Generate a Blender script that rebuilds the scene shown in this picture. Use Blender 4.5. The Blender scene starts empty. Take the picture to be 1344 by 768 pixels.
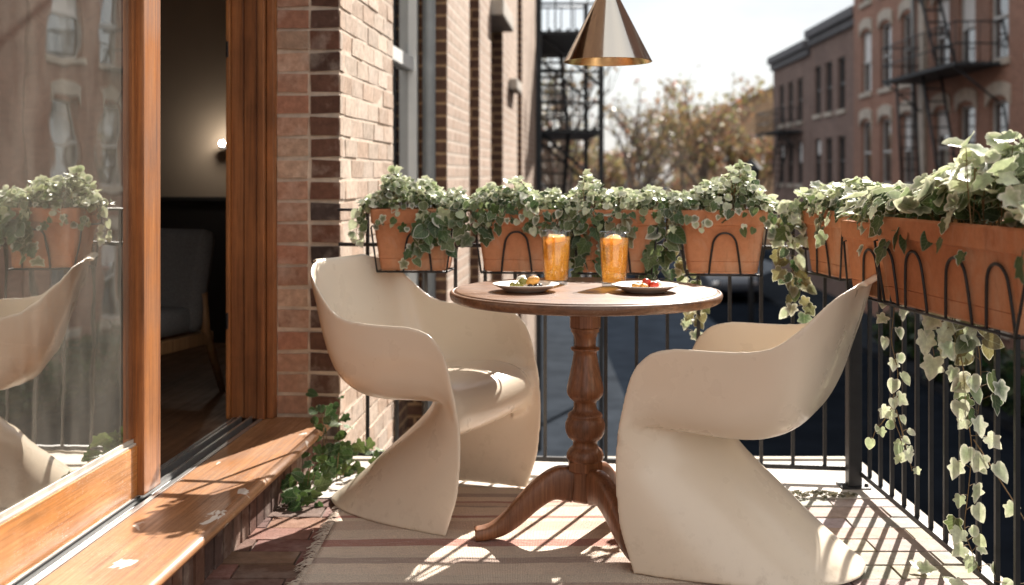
import bpy, bmesh, math, random
import numpy as np
from mathutils import Vector, Matrix, Euler
from mathutils.kdtree import KDTree

R = math.radians
scene = bpy.context.scene
COL = scene.collection
rng = random.Random(11)

# ------------------------------------------------------------------ helpers
def V(*a): return Vector(a)

class MB:
    """collects faces for ONE mesh object; colours are per vertex, uvs per face corner"""
    def __init__(s):
        s.v = []; s.f = []; s.c = []; s.uv = []; s.smooth = []
    def vert(s, p, c=(1, 1, 1)):
        s.v.append((p[0], p[1], p[2])); s.c.append(c); return len(s.v) - 1
    def face(s, idx, uv=None, smooth=False):
        s.f.append(tuple(idx)); s.uv.append(uv); s.smooth.append(smooth)
    def quad(s, pts, c=(1, 1, 1), uv=None):
        s.face([s.vert(p, c) for p in pts], uv)
    def box(s, lo, hi, c=(1, 1, 1), mat=None, jit=0.0, rnd=None):
        x0, y0, z0 = lo; x1, y1, z1 = hi
        ps = [V(x, y, z) for z in (z0, z1) for y in (y0, y1) for x in (x0, x1)]
        if jit:
            ps = [p + V(rnd.uniform(-jit, jit), rnd.uniform(-jit, jit), rnd.uniform(-jit, jit)) for p in ps]
        if mat: ps = [mat @ p for p in ps]
        i = [s.vert(p, c) for p in ps]
        for q in ((0, 2, 3, 1), (4, 5, 7, 6), (0, 1, 5, 4), (2, 6, 7, 3), (0, 4, 6, 2), (1, 3, 7, 5)):
            s.face([i[k] for k in q])
    def bbox(s, lo, hi, b=0.004, c=(1, 1, 1), mat=None):
        """box with chamfered edges"""
        bm = bmesh.new()
        bmesh.ops.create_cube(bm, size=1)
        for v in bm.verts:
            v.co = V(*[lo[k] if v.co[k] < 0 else hi[k] for k in range(3)])
        bmesh.ops.bevel(bm, geom=bm.edges[:], offset=b, segments=2, profile=0.6, affect='EDGES', clamp_overlap=True)
        s.add_bm(bm, c, mat); bm.free()
    def add_bm(s, bm, c=(1, 1, 1), mat=None, smooth=False):
        bm.verts.ensure_lookup_table()
        base = len(s.v)
        for v in bm.verts:
            s.vert(mat @ v.co if mat else v.co, c)
        for f in bm.faces:
            s.face([base + v.index for v in f.verts], None, smooth)
    def tube(s, path, rad, n=8, closed=False, c=(1, 1, 1), caps=True):
        path = [Vector(p) for p in path]
        m = len(path)
        rr = rad if isinstance(rad, (list, tuple)) else [rad] * m
        ring = []
        nrm = None
        for i, p in enumerate(path):
            a = path[i - 1] if (i > 0 or closed) else p
            b = path[(i + 1) % m] if (i < m - 1 or closed) else p
            t = (b - a)
            if t.length < 1e-9: t = V(0, 0, 1)
            t.normalize()
            if nrm is None:
                nrm = t.orthogonal().normalized()
            else:
                nrm = nrm - t * nrm.dot(t)
                if nrm.length < 1e-6: nrm = t.orthogonal()
                nrm.normalize()
            bn = t.cross(nrm)
            ring.append([s.vert(p + (nrm * math.cos(2 * math.pi * k / n) + bn * math.sin(2 * math.pi * k / n)) * rr[i], c) for k in range(n)])
        for i in range(m if closed else m - 1):
            A = ring[i]; B = ring[(i + 1) % m]
            for k in range(n):
                s.face((A[k], A[(k + 1) % n], B[(k + 1) % n], B[k]), None, True)
        if caps and not closed:
            s.face(ring[0][::-1]); s.face(ring[-1])
    def lathe(s, prof, n=40, c=(1, 1, 1), cx=0, cy=0, cap0=False, cap1=False, smooth=True, ph=0):
        ring = []
        for (r, z) in prof:
            ring.append([s.vert((cx + r * math.cos(2 * math.pi * k / n + ph), cy + r * math.sin(2 * math.pi * k / n + ph), z), c) for k in range(n)])
        for i in range(len(prof) - 1):
            A, B = ring[i], ring[i + 1]
            for k in range(n):
                s.face((A[k], A[(k + 1) % n], B[(k + 1) % n], B[k]), None, smooth)
        if cap0: s.face(ring[0][::-1])
        if cap1: s.face(ring[-1])
    def ell(s, cen, r3, c=(1, 1, 1), nu=14, nv=9, rot=None, noise=0.0, rnd=None):
        rot = rot or Matrix.Identity(3)
        rows = []
        for i in range(nv + 1):
            th = math.pi * i / nv
            row = []
            for k in range(nu):
                a = 2 * math.pi * k / nu
                d = V(math.sin(th) * math.cos(a) * r3[0], math.sin(th) * math.sin(a) * r3[1], math.cos(th) * r3[2])
                if noise and 0 < i < nv: d *= 1 + rnd.uniform(-noise, noise)
                row.append(s.vert(Vector(cen) + rot @ d, c))
            rows.append(row)
        for i in range(nv):
            for k in range(nu):
                s.face((rows[i][k], rows[i + 1][k], rows[i + 1][(k + 1) % nu], rows[i][(k + 1) % nu]), None, True)
    def build(s, name, mat, parent=None, smooth=None):
        me = bpy.data.meshes.new(name)
        me.from_pydata(s.v, [], s.f)
        if any(u is not None for u in s.uv):
            ul = me.uv_layers.new(name='UVMap')
            li = 0
            for f, u in zip(s.f, s.uv):
                for k in range(len(f)):
                    ul.data[li].uv = u[k] if u else (0, 0)
                    li += 1
        if any(c != (1, 1, 1) for c in s.c):
            ca = me.color_attributes.new('Col', 'FLOAT_COLOR', 'POINT')
            flat = np.ones((len(s.c), 4), dtype=np.float32)
            flat[:, :3] = np.array(s.c, dtype=np.float32)
            ca.data.foreach_set('color', flat.ravel())
        sm = s.smooth if smooth is None else [smooth] * len(s.f)
        me.polygons.foreach_set('use_smooth', sm)
        me.validate(); me.update()
        o = bpy.data.objects.new(name, me)
        if mat is not None:
            for m_ in (mat if isinstance(mat, (list, tuple)) else [mat]): me.materials.append(m_)
        COL.objects.link(o)
        if parent is not None: o.parent = parent
        return o

def bevelmod(o, w=0.004, seg=2, ang=40):
    m = o.modifiers.new('Bevel', 'BEVEL'); m.width = w; m.segments = seg
    m.limit_method = 'ANGLE'; m.angle_limit = R(ang)
    for p in o.data.polygons: p.use_smooth = True
    try:
        m.harden_normals = True
    except Exception: pass
    return o

def tag(o, label=None, cat=None, group=None, kind=None):
    if label: o['label'] = label
    if cat: o['category'] = cat
    if group: o['group'] = group
    if kind: o['kind'] = kind
    return o

def thing(name, label, cat, loc=(0, 0, 0), rz=0, group=None):
    o = bpy.data.objects.new(name, None); COL.objects.link(o)
    o.location = loc; o.rotation_euler = (0, 0, rz); o.empty_display_size = 0.1
    return tag(o, label, cat, group)

def struct(o): o['kind'] = 'structure'; return o

def copy_tree(o, parent=None):
    c = o.copy(); COL.objects.link(c)
    if parent is not None: c.parent = parent
    for ch in list(o.children): copy_tree(ch, c)
    return c

def cr(pts, t):
    """Catmull-Rom through points (lists of numbers), t in 0..len-1"""
    n = len(pts); i = min(int(t), n - 2); f = t - i
    p0 = pts[max(i - 1, 0)]; p1 = pts[i]; p2 = pts[i + 1]; p3 = pts[min(i + 2, n - 1)]
    return [0.5 * (2 * b + (c - a) * f + (2 * a - 5 * b + 4 * c - d) * f * f + (3 * b - a - 3 * c + d) * f ** 3)
            for a, b, c, d in zip(p0, p1, p2, p3)]

def spline(pts, n):
    return [V(*cr(pts, (len(pts) - 1) * k / (n - 1))) for k in range(n)]

# ------------------------------------------------------------------ materials
def newmat(name):
    m = bpy.data.materials.new(name); m.use_nodes = True
    nt = m.node_tree; nt.nodes.clear()
    out = nt.nodes.new('ShaderNodeOutputMaterial')
    return m, nt, out

class NT:
    def __init__(s, name):
        s.m, s.nt, s.out = newmat(name)
        s.tc = None
    def n(s, typ, **kw):
        nd = s.nt.nodes.new(typ)
        for k, v in kw.items():
            if k.startswith('i_'):
                key = k[2:].replace('_', ' ')
                nd.inputs[key].default_value = v
            else: setattr(nd, k, v)
        return nd
    def L(s, a, b): s.nt.links.new(a, b)
    def coord(s, which='Object', scale=(1, 1, 1), rot=(0, 0, 0)):
        tc = s.n('ShaderNodeTexCoord'); mp = s.n('ShaderNodeMapping')
        mp.inputs['Scale'].default_value = scale; mp.inputs['Rotation'].default_value = rot
        s.L(tc.outputs[which], mp.inputs['Vector']); return mp.outputs['Vector']
    def noise(s, vec, scale, detail=4, rough=0.55, dist=0.0):
        nd = s.n('ShaderNodeTexNoise'); nd.inputs['Scale'].default_value = scale
        nd.inputs['Detail'].default_value = detail; nd.inputs['Roughness'].default_value = rough
        nd.inputs['Distortion'].default_value = dist
        if vec is not None: s.L(vec, nd.inputs['Vector'])
        return nd.outputs['Fac']
    def ramp(s, fac, stops, interp='LINEAR'):
        nd = s.n('ShaderNodeValToRGB'); cr_ = nd.color_ramp; cr_.interpolation = interp
        while len(cr_.elements) < len(stops): cr_.elements.new(0.5)
        for e, (p, c) in zip(cr_.elements, stops):
            e.position = p; e.color = (c[0], c[1], c[2], 1) if not isinstance(c, (int, float)) else (c, c, c, 1)
        s.L(fac, nd.inputs['Fac']); return nd.outputs['Color']
    def mix(s, fac, a, b, mode='MIX'):
        nd = s.n('ShaderNodeMix', data_type='RGBA', blend_type=mode)
        for sock, val in ((nd.inputs[0], fac), (nd.inputs[6], a), (nd.inputs[7], b)):
            if isinstance(val, (int, float)): sock.default_value = val
            elif isinstance(val, (tuple, list)): sock.default_value = (val[0], val[1], val[2], 1)
            else: s.L(val, sock)
        return nd.outputs[2]
    def math(s, op, a, b=None, clamp=False):
        nd = s.n('ShaderNodeMath', operation=op); nd.use_clamp = clamp
        for sock, val in zip(nd.inputs, (a, b)):
            if val is None: continue
            if isinstance(val, (int, float)): sock.default_value = val
            else: s.L(val, sock)
        return nd.outputs[0]
    def bump(s, h, strength=0.3, dist=0.01, normal=None):
        nd = s.n('ShaderNodeBump'); nd.inputs['Strength'].default_value = strength; nd.inputs['Distance'].default_value = dist
        s.L(h, nd.inputs['Height'])
        if normal is not None: s.L(normal, nd.inputs['Normal'])
        return nd.outputs['Normal']
    def bsdf(s, color, rough=0.6, metal=0.0, normal=None, spec=None, coat=0.0, coat_rough=0.1, sheen=0.0, trans=0.0):
        b = s.n('ShaderNodeBsdfPrincipled')
        for key, val in (('Base Color', color), ('Roughness', rough), ('Metallic', metal), ('Coat Weight', coat), ('Coat Roughness', coat_rough), ('Sheen Weight', sheen), ('Transmission Weight', trans)):
            if isinstance(val, (tuple, list)): b.inputs[key].default_value = (val[0], val[1], val[2], 1)
            elif isinstance(val, (int, float)): b.inputs[key].default_value = val
            else: s.L(val, b.inputs[key])
        if spec is not None: b.inputs['Specular IOR Level'].default_value = spec
        if normal is not None: s.L(normal, b.inputs['Normal'])
        return b
    def done(s, shader): s.L(shader.outputs[0] if hasattr(shader, 'outputs') else shader, s.out.inputs['Surface']); return s.m

def m_plain(name, col, rough=0.6, metal=0.0, var=0.12, scale=12, bump=0.1, spec=None, coat=0.0):
    t = NT(name); v = t.coord()
    n = t.noise(v, scale, 6)
    c = t.mix(1.0, col, t.ramp(n, [(0.25, 1 - var), (0.75, 1 + var)]), 'MULTIPLY')
    nm = t.bump(t.noise(v, scale * 6, 4), bump, 0.002) if bump else None
    return t.done(t.bsdf(c, rough, metal, nm, spec, coat))

def m_wood(name, dark, mid, light, axis='Y', rough=0.35, coat=0.3, scratches=0.0, patches=False, scale=1.0):
    t = NT(name)
    sc = {'X': (1.2, 22, 22), 'Y': (22, 1.2, 22), 'Z': (22, 22, 1.2)}[axis]
    v = t.coord('Object', tuple(a * scale for a in sc))
    n1 = t.noise(v, 1.0, 8, 0.62, 0.8)
    sc2 = {'X': (4, 120, 120), 'Y': (120, 4, 120), 'Z': (120, 120, 4)}[axis]
    v2 = t.coord('Object', tuple(a * scale for a in sc2))
    n2 = t.noise(v2, 1.0, 3, 0.6)
    c = t.ramp(n1, [(0.25, dark), (0.5, mid), (0.78, light)])
    c = t.mix(0.55, c, t.ramp(n2, [(0.32, 0.45), (0.6, 1.15)]), 'MULTIPLY')
    big = t.noise(t.coord('Object', (1, 1, 1)), 4.0, 6, 0.65)
    c = t.mix(0.8, c, t.ramp(big, [(0.3, 0.62), (0.7, 1.18)]), 'MULTIPLY')
    rr = t.math('ADD', t.ramp(n2, [(0.3, rough + 0.18), (0.7, rough - 0.04)]), t.ramp(big, [(0.4, 0.22), (0.65, 0.0)]))
    if scratches:
        s1 = t.noise(t.coord('Object', (60, 14, 60), (0.5, 0.3, 0)), 2.2, 5, 0.7, 2.5)
        s2 = t.noise(t.coord('Object', (3, 3, 3)), 2.0, 3)
        f = t.math('MULTIPLY', t.ramp(s1, [(0.555, 0), (0.63, 1)]), t.ramp(s2, [(0.38, 0), (0.6, 1)]))
        c = t.mix(t.math('MULTIPLY', f, scratches), c, (0.72, 0.62, 0.5))
    if patches:
        pn = t.noise(t.coord('Object', (9, 5, 9)), 1.15, 4, 0.5, 0.6)
        f = t.ramp(pn, [(0.655, 0), (0.67, 1)])
        c = t.mix(t.math('MULTIPLY', f, 0.8), c, (0.72, 0.68, 0.62))
    nm = t.bump(n2, 0.12, 0.002)
    return t.done(t.bsdf(c, rr, 0, nm, None, coat, 0.22))

def m_vcol(name, rough=0.85, nscale=40, var=0.3, bump=0.5, extra=None, spec=0.3):
    """per-piece colour from the attribute, broken up by noise"""
    t = NT(name); v = t.coord()
    a = t.n('ShaderNodeVertexColor', layer_name='Col')
    n = t.noise(v, nscale, 8, 0.65)
    c = t.mix(1.0, a.outputs[0], t.ramp(n, [(0.28, 1 - var), (0.72, 1 + var)]), 'MULTIPLY')
    n3 = t.noise(v, nscale * 0.25, 5, 0.6)
    if extra:
        c = t.mix(t.ramp(n3, [(0.5, 0), (0.68, extra[1])]), c, extra[0])
    n2 = t.noise(v, nscale * 4, 6, 0.7)
    nm = t.bump(t.math('ADD', n2, n), bump, 0.004)
    return t.done(t.bsdf(c, rough, 0, nm, spec))

def m_brickuv(name, c1, c2, mortar, bw=0.215, rh=0.081, ms=0.011, var=0.35, dirt=None, bump=0.8):
    """running-bond bricks on metre-scaled UVs"""
    t = NT(name); v = t.coord('UV')
    b = t.n('ShaderNodeTexBrick'); b.offset = 0.5
    b.inputs['Color1'].default_value = (*c1, 1); b.inputs['Color2'].default_value = (*c2, 1); b.inputs['Mortar'].default_value = (*mortar, 1)
    b.inputs['Scale'].default_value = 1.0; b.inputs['Mortar Size'].default_value = ms; b.inputs['Mortar Smooth'].default_value = 0.3
    b.inputs['Brick Width'].default_value = bw; b.inputs['Row Height'].default_value = rh; b.inputs['Bias'].default_value = 0.0
    t.L(v, b.inputs['Vector'])
    n = t.noise(v, 14, 8, 0.65)
    c = t.mix(1.0, b.outputs['Color'], t.ramp(n, [(0.25, 1 - var), (0.75, 1 + var)]), 'MULTIPLY')
    n2 = t.noise(v, 0.6, 4)
    c = t.mix(0.7, c, t.ramp(n2, [(0.3, 0.72), (0.7, 1.15)]), 'MULTIPLY')
    if dirt: c = t.mix(t.ramp(t.noise(v, 0.35, 5, 0.6), [(0.5, 0), (0.75, dirt[1])]), c, dirt[0])
    h = t.math('SUBTRACT', t.math('MULTIPLY', n, 0.25), b.outputs['Fac'])
    return t.done(t.bsdf(c, 0.9, 0, t.bump(h, bump, 0.012), 0.2))

WOOD_DOOR_V = m_wood('door_oak_vertical', (0.20, 0.065, 0.018), (0.36, 0.135, 0.040), (0.50, 0.21, 0.07), 'Z', 0.38, 0.25)
WOOD_DOOR_H = m_wood('door_oak_scratched', (0.34, 0.12, 0.025), (0.52, 0.205, 0.045), (0.62, 0.28, 0.075), 'Y', 0.34, 0.35, scratches=0.55)
WOOD_SILL = m_wood('sill_oak', (0.22, 0.095, 0.040), (0.37, 0.175, 0.075), (0.50, 0.27, 0.13), 'Y', 0.30, 0.35, scratches=0.25, patches=True)
WOOD_JAMB = m_wood('jamb_oak', (0.17, 0.055, 0.016), (0.30, 0.11, 0.034), (0.42, 0.17, 0.06), 'Z', 0.42, 0.15)
WOOD_TABLE = m_wood('table_walnut', (0.11, 0.040, 0.015), (0.21, 0.080, 0.032), (0.32, 0.135, 0.056), 'Z', 0.33, 0.3, scale=1.5)
WOOD_TOP = m_wood('tabletop_walnut', (0.10, 0.042, 0.018), (0.18, 0.080, 0.036), (0.27, 0.132, 0.062), 'X', 0.30, 0.4, scratches=0.12)
WOOD_CHAIR = m_wood('armchair_beech', (0.16, 0.08, 0.035), (0.26, 0.14, 0.06), (0.36, 0.2, 0.09), 'Z', 0.45, 0.1)
WOOD_FLOOR = m_wood('room_floor_oak', (0.10, 0.045, 0.02), (0.17, 0.08, 0.036), (0.24, 0.12, 0.055), 'Y', 0.35, 0.2, scale=0.5)

BRICK_REAL = m_vcol('brick_clay', 0.88, 38, 0.28, 0.45, ((0.60, 0.53, 0.46), 0.28), 0.25)
MORTAR = m_plain('mortar', (0.56, 0.46, 0.37), 0.95, 0, 0.25, 25, 0.5)
PAVER = m_vcol('paver_clay', 0.8, 30, 0.25, 0.6, ((0.55, 0.5, 0.46), 0.15))
FACADE_SUNLIT = m_brickuv('facade_brick_sunlit', (0.50, 0.375, 0.30), (0.42, 0.30, 0.23), (0.58, 0.49, 0.41), dirt=((0.62, 0.55, 0.48), 0.4))
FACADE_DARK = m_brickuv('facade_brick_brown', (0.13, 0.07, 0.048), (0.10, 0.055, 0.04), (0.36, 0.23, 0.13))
BROWNSTONE = m_brickuv('street_brick_red', (0.36, 0.20, 0.15), (0.29, 0.16, 0.12), (0.27, 0.19, 0.155), dirt=((0.2, 0.15, 0.13), 0.4))
BROWNSTONE2 = m_brickuv('street_brick_brown', (0.23, 0.16, 0.14), (0.19, 0.13, 0.115), (0.2, 0.16, 0.14), dirt=((0.12, 0.1, 0.1), 0.4))
TANBRICK = m_brickuv('far_brick_tan', (0.46, 0.31, 0.19), (0.38, 0.25, 0.15), (0.4, 0.3, 0.22))
STONE = m_plain('limestone', (0.42, 0.38, 0.33), 0.85, 0, 0.25, 5, 0.4)
CONCRETE = m_plain('concrete', (0.52, 0.48, 0.44), 0.9, 0, 0.22, 7, 0.6)
ASPHALT = m_plain('asphalt', (0.012, 0.016, 0.023), 0.95, 0, 0.3, 1.2, 0.4, spec=0.0)
PAVEMENT = m_plain('pavement', (0.03, 0.036, 0.045), 0.95, 0, 0.3, 2, 0.4, spec=0.0)
IRON = m_plain('black_iron', (0.018, 0.018, 0.020), 0.42, 0.3, 0.3, 30, 0.15)
IRON_OLD = m_plain('fire_escape_iron', (0.025, 0.03, 0.036), 0.6, 0.2, 0.3, 10, 0.1)
ALU = m_plain('aluminium', (0.75, 0.75, 0.74), 0.3, 0.85, 0.1, 30, 0.05)
WHITE_PAINT = m_plain('white_paint', (0.74, 0.75, 0.74), 0.5, 0, 0.06, 10, 0.05)
BEAD = m_plain('worn_bead_paint', (0.50, 0.46, 0.40), 0.5, 0, 0.35, 14, 0.2)
GREY_PIPE = m_plain('grey_pipe', (0.28, 0.30, 0.31), 0.5, 0.1, 0.15, 10, 0.05)
RUBBER = m_plain('rubber', (0.015, 0.015, 0.016), 0.7, 0, 0.2, 20, 0.1)
PLASTER = m_plain('room_plaster', (0.46, 0.36, 0.27), 0.9, 0, 0.06, 3, 0.1)
WAINSCOT = m_plain('dark_wainscot', (0.03, 0.026, 0.024), 0.6, 0, 0.15, 4, 0.05)
CEIL = m_plain('ceiling_plaster', (0.6, 0.56, 0.5), 0.9, 0, 0.05, 3, 0.05)
SOIL = m_plain('potting_soil', (0.045, 0.03, 0.02), 0.95, 0, 0.4, 60, 1.0)
ROOF = m_plain('slate_roof', (0.10, 0.10, 0.11), 0.8, 0, 0.2, 4, 0.2)

def m_terracotta():
    t = NT('terracotta'); v = t.coord()
    n = t.noise(v, 5, 6, 0.6); n2 = t.noise(v, 60, 5, 0.7)
    c = t.ramp(n, [(0.25, (0.44, 0.17, 0.08)), (0.5, (0.54, 0.24, 0.125)), (0.75, (0.60, 0.31, 0.175))])
    c = t.mix(0.5, c, t.ramp(n2, [(0.3, 0.8), (0.7, 1.15)]), 'MULTIPLY')
    eff = t.noise(t.coord('Object', (1, 1, 0.6)), 7, 8, 0.7, 0.5)
    c = t.mix(t.ramp(eff, [(0.50, 0), (0.70, 0.6)]), c, (0.60, 0.42, 0.31))
    st = t.noise(t.coord('Object', (9, 9, 1.2)), 3, 6, 0.7)
    c = t.mix(t.ramp(st, [(0.56, 0), (0.72, 0.5)]), c, (0.22, 0.10, 0.06))
    return t.done(t.bsdf(c, 0.8, 0, t.bump(n2, 0.25, 0.003), 0.25))
TERRA = m_terracotta()

def m_chair():
    t = NT('cream_moulded_plastic'); v = t.coord()
    n = t.noise(v, 3.0, 5, 0.6)
    c = t.ramp(n, [(0.3, (0.775, 0.675, 0.545)), (0.7, (0.80, 0.705, 0.58))])
    spx = t.n('ShaderNodeSeparateXYZ'); t.L(v, spx.inputs[0])
    foot = t.ramp(spx.outputs['Z'], [(0.0, 0.9), (0.06, 0.35), (0.28, 0.0)])     # scuffs and dust gather near the floor
    n2 = t.noise(v, 26, 8, 0.72)
    c = t.mix(t.math('MULTIPLY', t.ramp(n2, [(0.52, 0), (0.74, 0.6)]), foot), c, (0.40, 0.31, 0.22))
    sp = t.noise(v, 60, 3, 0.6)
    c = t.mix(t.math('MULTIPLY', t.ramp(sp, [(0.70, 0), (0.73, 0.5)]), t.math('MULTIPLY', foot, foot)), c, (0.26, 0.19, 0.13))
    big = t.noise(v, 9, 4, 0.6)
    rr = t.ramp(big, [(0.35, 0.26), (0.65, 0.38)])
    n3 = t.noise(v, 220, 2)
    return t.done(t.bsdf(c, rr, 0, t.bump(n3, 0.05, 0.0006), 0.5, 0.35, 0.13))
CHAIR = m_chair()

def m_rug():
    t = NT('kilim_wool'); tc = t.n('ShaderNodeTexCoord'); sp = t.n('ShaderNodeSeparateXYZ'); t.L(tc.outputs['Object'], sp.inputs[0])
    v = t.coord()
    wob = t.noise(t.coord('Object', (3, 3, 3)), 2.0, 3)
    y = t.math('ADD', sp.outputs['Y'], t.math('MULTIPLY', t.math('SUBTRACT', wob, 0.5), 0.03))
    f = t.math('MULTIPLY', y, 1 / 2.0)      # rug is 2 m along Y, object origin at its near edge
    base = (0.82, 0.675, 0.545)
    red = (0.50, 0.24, 0.19); dk = (0.50, 0.375, 0.31); pink = (0.70, 0.53, 0.42); lt = (0.75, 0.64, 0.52)
    st = [(0.0, base), (0.10, red), (0.13, base), (0.20, dk), (0.215, lt), (0.30, pink), (0.36, base), (0.415, dk), (0.438, lt), (0.47, base), (0.515, dk), (0.537, lt), (0.55, base), (0.585, red), (0.617, base),
          (0.66, pink), (0.70, base), (0.715, red), (0.729, base), (0.775, dk), (0.782, pink), (0.80, red), (0.805, base), (0.83, dk), (0.85, lt), (0.88, base)]
    st = [(p, c) for p, c in st]
    c = t.ramp(f, st, 'CONSTANT')
    streak = t.noise(t.coord('Object', (14, 160, 10)), 1.0, 6, 0.7)
    c = t.mix(t.ramp(streak, [(0.30, 0.6), (0.44, 0.0)]), c, (0.34, 0.25, 0.20))
    c = t.mix(t.ramp(streak, [(0.52, 0), (0.72, 0.8)]), c, (0.74, 0.64, 0.54))
    speck = t.noise(v, 260, 3, 0.7)
    c = t.mix(0.7, c, t.ramp(speck, [(0.3, 0.62), (0.7, 1.3)]), 'MULTIPLY')
    big = t.noise(v, 2.5, 4)
    c = t.mix(0.6, c, t.ramp(big, [(0.3, 0.82), (0.7, 1.12)]), 'MULTIPLY')
    w1 = t.n('ShaderNodeTexWave', wave_type='BANDS', bands_direction='Y'); w1.inputs['Scale'].default_value = 55; w1.inputs['Distortion'].default_value = 2.5
    t.L(v, w1.inputs['Vector'])
    w2 = t.n('ShaderNodeTexWave', wave_type='BANDS', bands_direction='X'); w2.inputs['Scale'].default_value = 70; w2.inputs['Distortion'].default_value = 1.5
    t.L(v, w2.inputs['Vector'])
    h = t.math('ADD', t.math('MULTIPLY', w1.outputs['Fac'], w2.outputs['Fac']), speck)
    return t.done(t.bsdf(c, 0.95, 0, t.bump(h, 0.8, 0.004), 0.1, sheen=0.2))
RUG = m_rug()
FRINGE = m_plain('fringe_cotton', (0.55, 0.46, 0.38), 0.95, 0, 0.2, 80, 0.2)

def m_leaf(name='variegated_leaf', trans=0.3, veins=True):
    t = NT(name)
    a = t.n('ShaderNodeVertexColor', layer_name='Col')
    v = t.coord()
    n = t.noise(v, 70, 4, 0.6)
    c = t.mix(0.8, a.outputs[0], t.ramp(n, [(0.3, 0.66), (0.7, 1.2)]), 'MULTIPLY')
    if veins:
        sp = t.n('ShaderNodeSeparateXYZ'); t.L(t.coord('UV'), sp.inputs[0])
        ax = t.math('ABSOLUTE', t.math('SUBTRACT', sp.outputs['X'], 0.5))
        mid = t.ramp(ax, [(0.008, 1), (0.022, 0)])
        fr = t.math('FRACT', t.math('MULTIPLY', t.math('SUBTRACT', sp.outputs['Y'], t.math('MULTIPLY', ax, 0.85)), 5.0))
        ln = t.ramp(t.math('ABSOLUTE', t.math('SUBTRACT', fr, 0.5)), [(0.03, 1), (0.09, 0)])
        vn = t.math('MAXIMUM', mid, t.math('MULTIPLY', ln, 0.6))
        c = t.mix(t.math('MULTIPLY', vn, 0.32), c, (0.50, 0.54, 0.36))
    b = t.bsdf(c, 0.42, 0, t.bump(t.noise(v, 160, 3), 0.25, 0.003), 0.28)
    tr = t.n('ShaderNodeBsdfTranslucent'); t.L(t.mix(1.0, c, (1.0, 1.0, 0.82), 'MULTIPLY'), tr.inputs['Color'])
    mx = t.n('ShaderNodeMixShader'); mx.inputs[0].default_value = trans
    t.L(b.outputs[0], mx.inputs[1]); t.L(tr.outputs[0], mx.inputs[2])
    return t.done(mx)
LEAF = m_leaf()
STEM = m_plain('vine_stem', (0.20, 0.13, 0.06), 0.7, 0, 0.3, 60, 0.2)
TREELEAF = m_leaf('tree_leaf', 0.35, False)
BARK = m_plain('bark', (0.17, 0.14, 0.115), 0.95, 0, 0.35, 8, 0.8)

def schlick(t, base, boost=1.0):
    """reflection share on the outer side of a pane, rising at grazing angles"""
    lw = t.n('ShaderNodeLayerWeight'); lw.inputs['Blend'].default_value = 0.5
    g = t.n('ShaderNodeNewGeometry')
    p = t.math('POWER', lw.outputs['Facing'], 4.0)
    f = t.math('ADD', t.math('MULTIPLY', p, boost * (1 - base)), base, True)
    return t.math('MULTIPLY', f, t.math('SUBTRACT', 1.0, g.outputs['Backfacing']))

def m_doorglass():
    t = NT('door_glass')
    ffac = schlick(t, 0.74, 0.5)
    v = t.coord()
    wav = t.noise(t.coord('Object', (1.2, 1.6, 1.6)), 2.2, 2)
    nm = t.bump(wav, 0.05, 0.02)
    gl = t.n('ShaderNodeBsdfGlossy'); gl.inputs['Roughness'].default_value = 0.012; gl.inputs['Color'].default_value = (0.98, 0.97, 0.93, 1)
    t.L(nm, gl.inputs['Normal'])
    tp = t.n('ShaderNodeBsdfTransparent'); tp.inputs['Color'].default_value = (0.80, 0.82, 0.80, 1)
    mx = t.n('ShaderNodeMixShader'); t.L(ffac, mx.inputs[0]); t.L(tp.outputs[0], mx.inputs[1]); t.L(gl.outputs[0], mx.inputs[2])
    df = t.n('ShaderNodeBsdfDiffuse'); df.inputs['Color'].default_value = (0.62, 0.58, 0.5, 1)
    smear = t.noise(t.coord('Object', (4, 4, 1.2)), 3, 5, 0.6)
    mx2 = t.n('ShaderNodeMixShader'); t.L(t.ramp(smear, [(0.3, 0.04), (0.75, 0.13)]), mx2.inputs[0]); t.L(mx.outputs[0], mx2.inputs[1]); t.L(df.outputs[0], mx2.inputs[2])
    return t.done(mx2)
DOORGLASS = m_doorglass()

def m_thin_glass(name, tint, ior=1.45, boost=1.0, rough=0.02):
    t = NT(name)
    ffac = schlick(t, 0.09, boost)
    gl = t.n('ShaderNodeBsdfGlossy'); gl.inputs['Roughness'].default_value = rough
    tp = t.n('ShaderNodeBsdfTransparent'); tp.inputs['Color'].default_value = (*tint, 1)
    mx = t.n('ShaderNodeMixShader'); t.L(ffac, mx.inputs[0]); t.L(tp.outputs[0], mx.inputs[1]); t.L(gl.outputs[0], mx.inputs[2])
    return t.done(mx)
TUMBLER = m_thin_glass('tumbler_glass', (0.97, 0.98, 0.98))
BASEGLASS = m_thin_glass('thick_glass', (0.78, 0.83, 0.86), 1.5, 1.6)

def m_window(name, tint=(0.03, 0.035, 0.04)):
    t = NT(name); v = t.coord('Object')
    n = t.noise(v, 0.6, 3)
    nm = t.bump(n, 0.05, 0.05)
    return t.done(t.bsdf(tint, 0.06, 0, nm, 1.0))
def m_winmirror():
    t = NT('street_window_glass'); v = t.coord('Object')
    nm = t.bump(t.noise(v, 0.7, 3), 0.06, 0.05)
    gl = t.n('ShaderNodeBsdfGlossy'); gl.inputs['Roughness'].default_value = 0.04; t.L(nm, gl.inputs['Normal'])
    df = t.n('ShaderNodeBsdfDiffuse'); df.inputs['Color'].default_value = (0.03, 0.035, 0.04, 1)
    mx = t.n('ShaderNodeMixShader'); t.L(schlick(t, 0.30, 1.0), mx.inputs[0]); t.L(df.outputs[0], mx.inputs[1]); t.L(gl.outputs[0], mx.inputs[2])
    return t.done(mx)
WINGLASS = m_winmirror()

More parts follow.
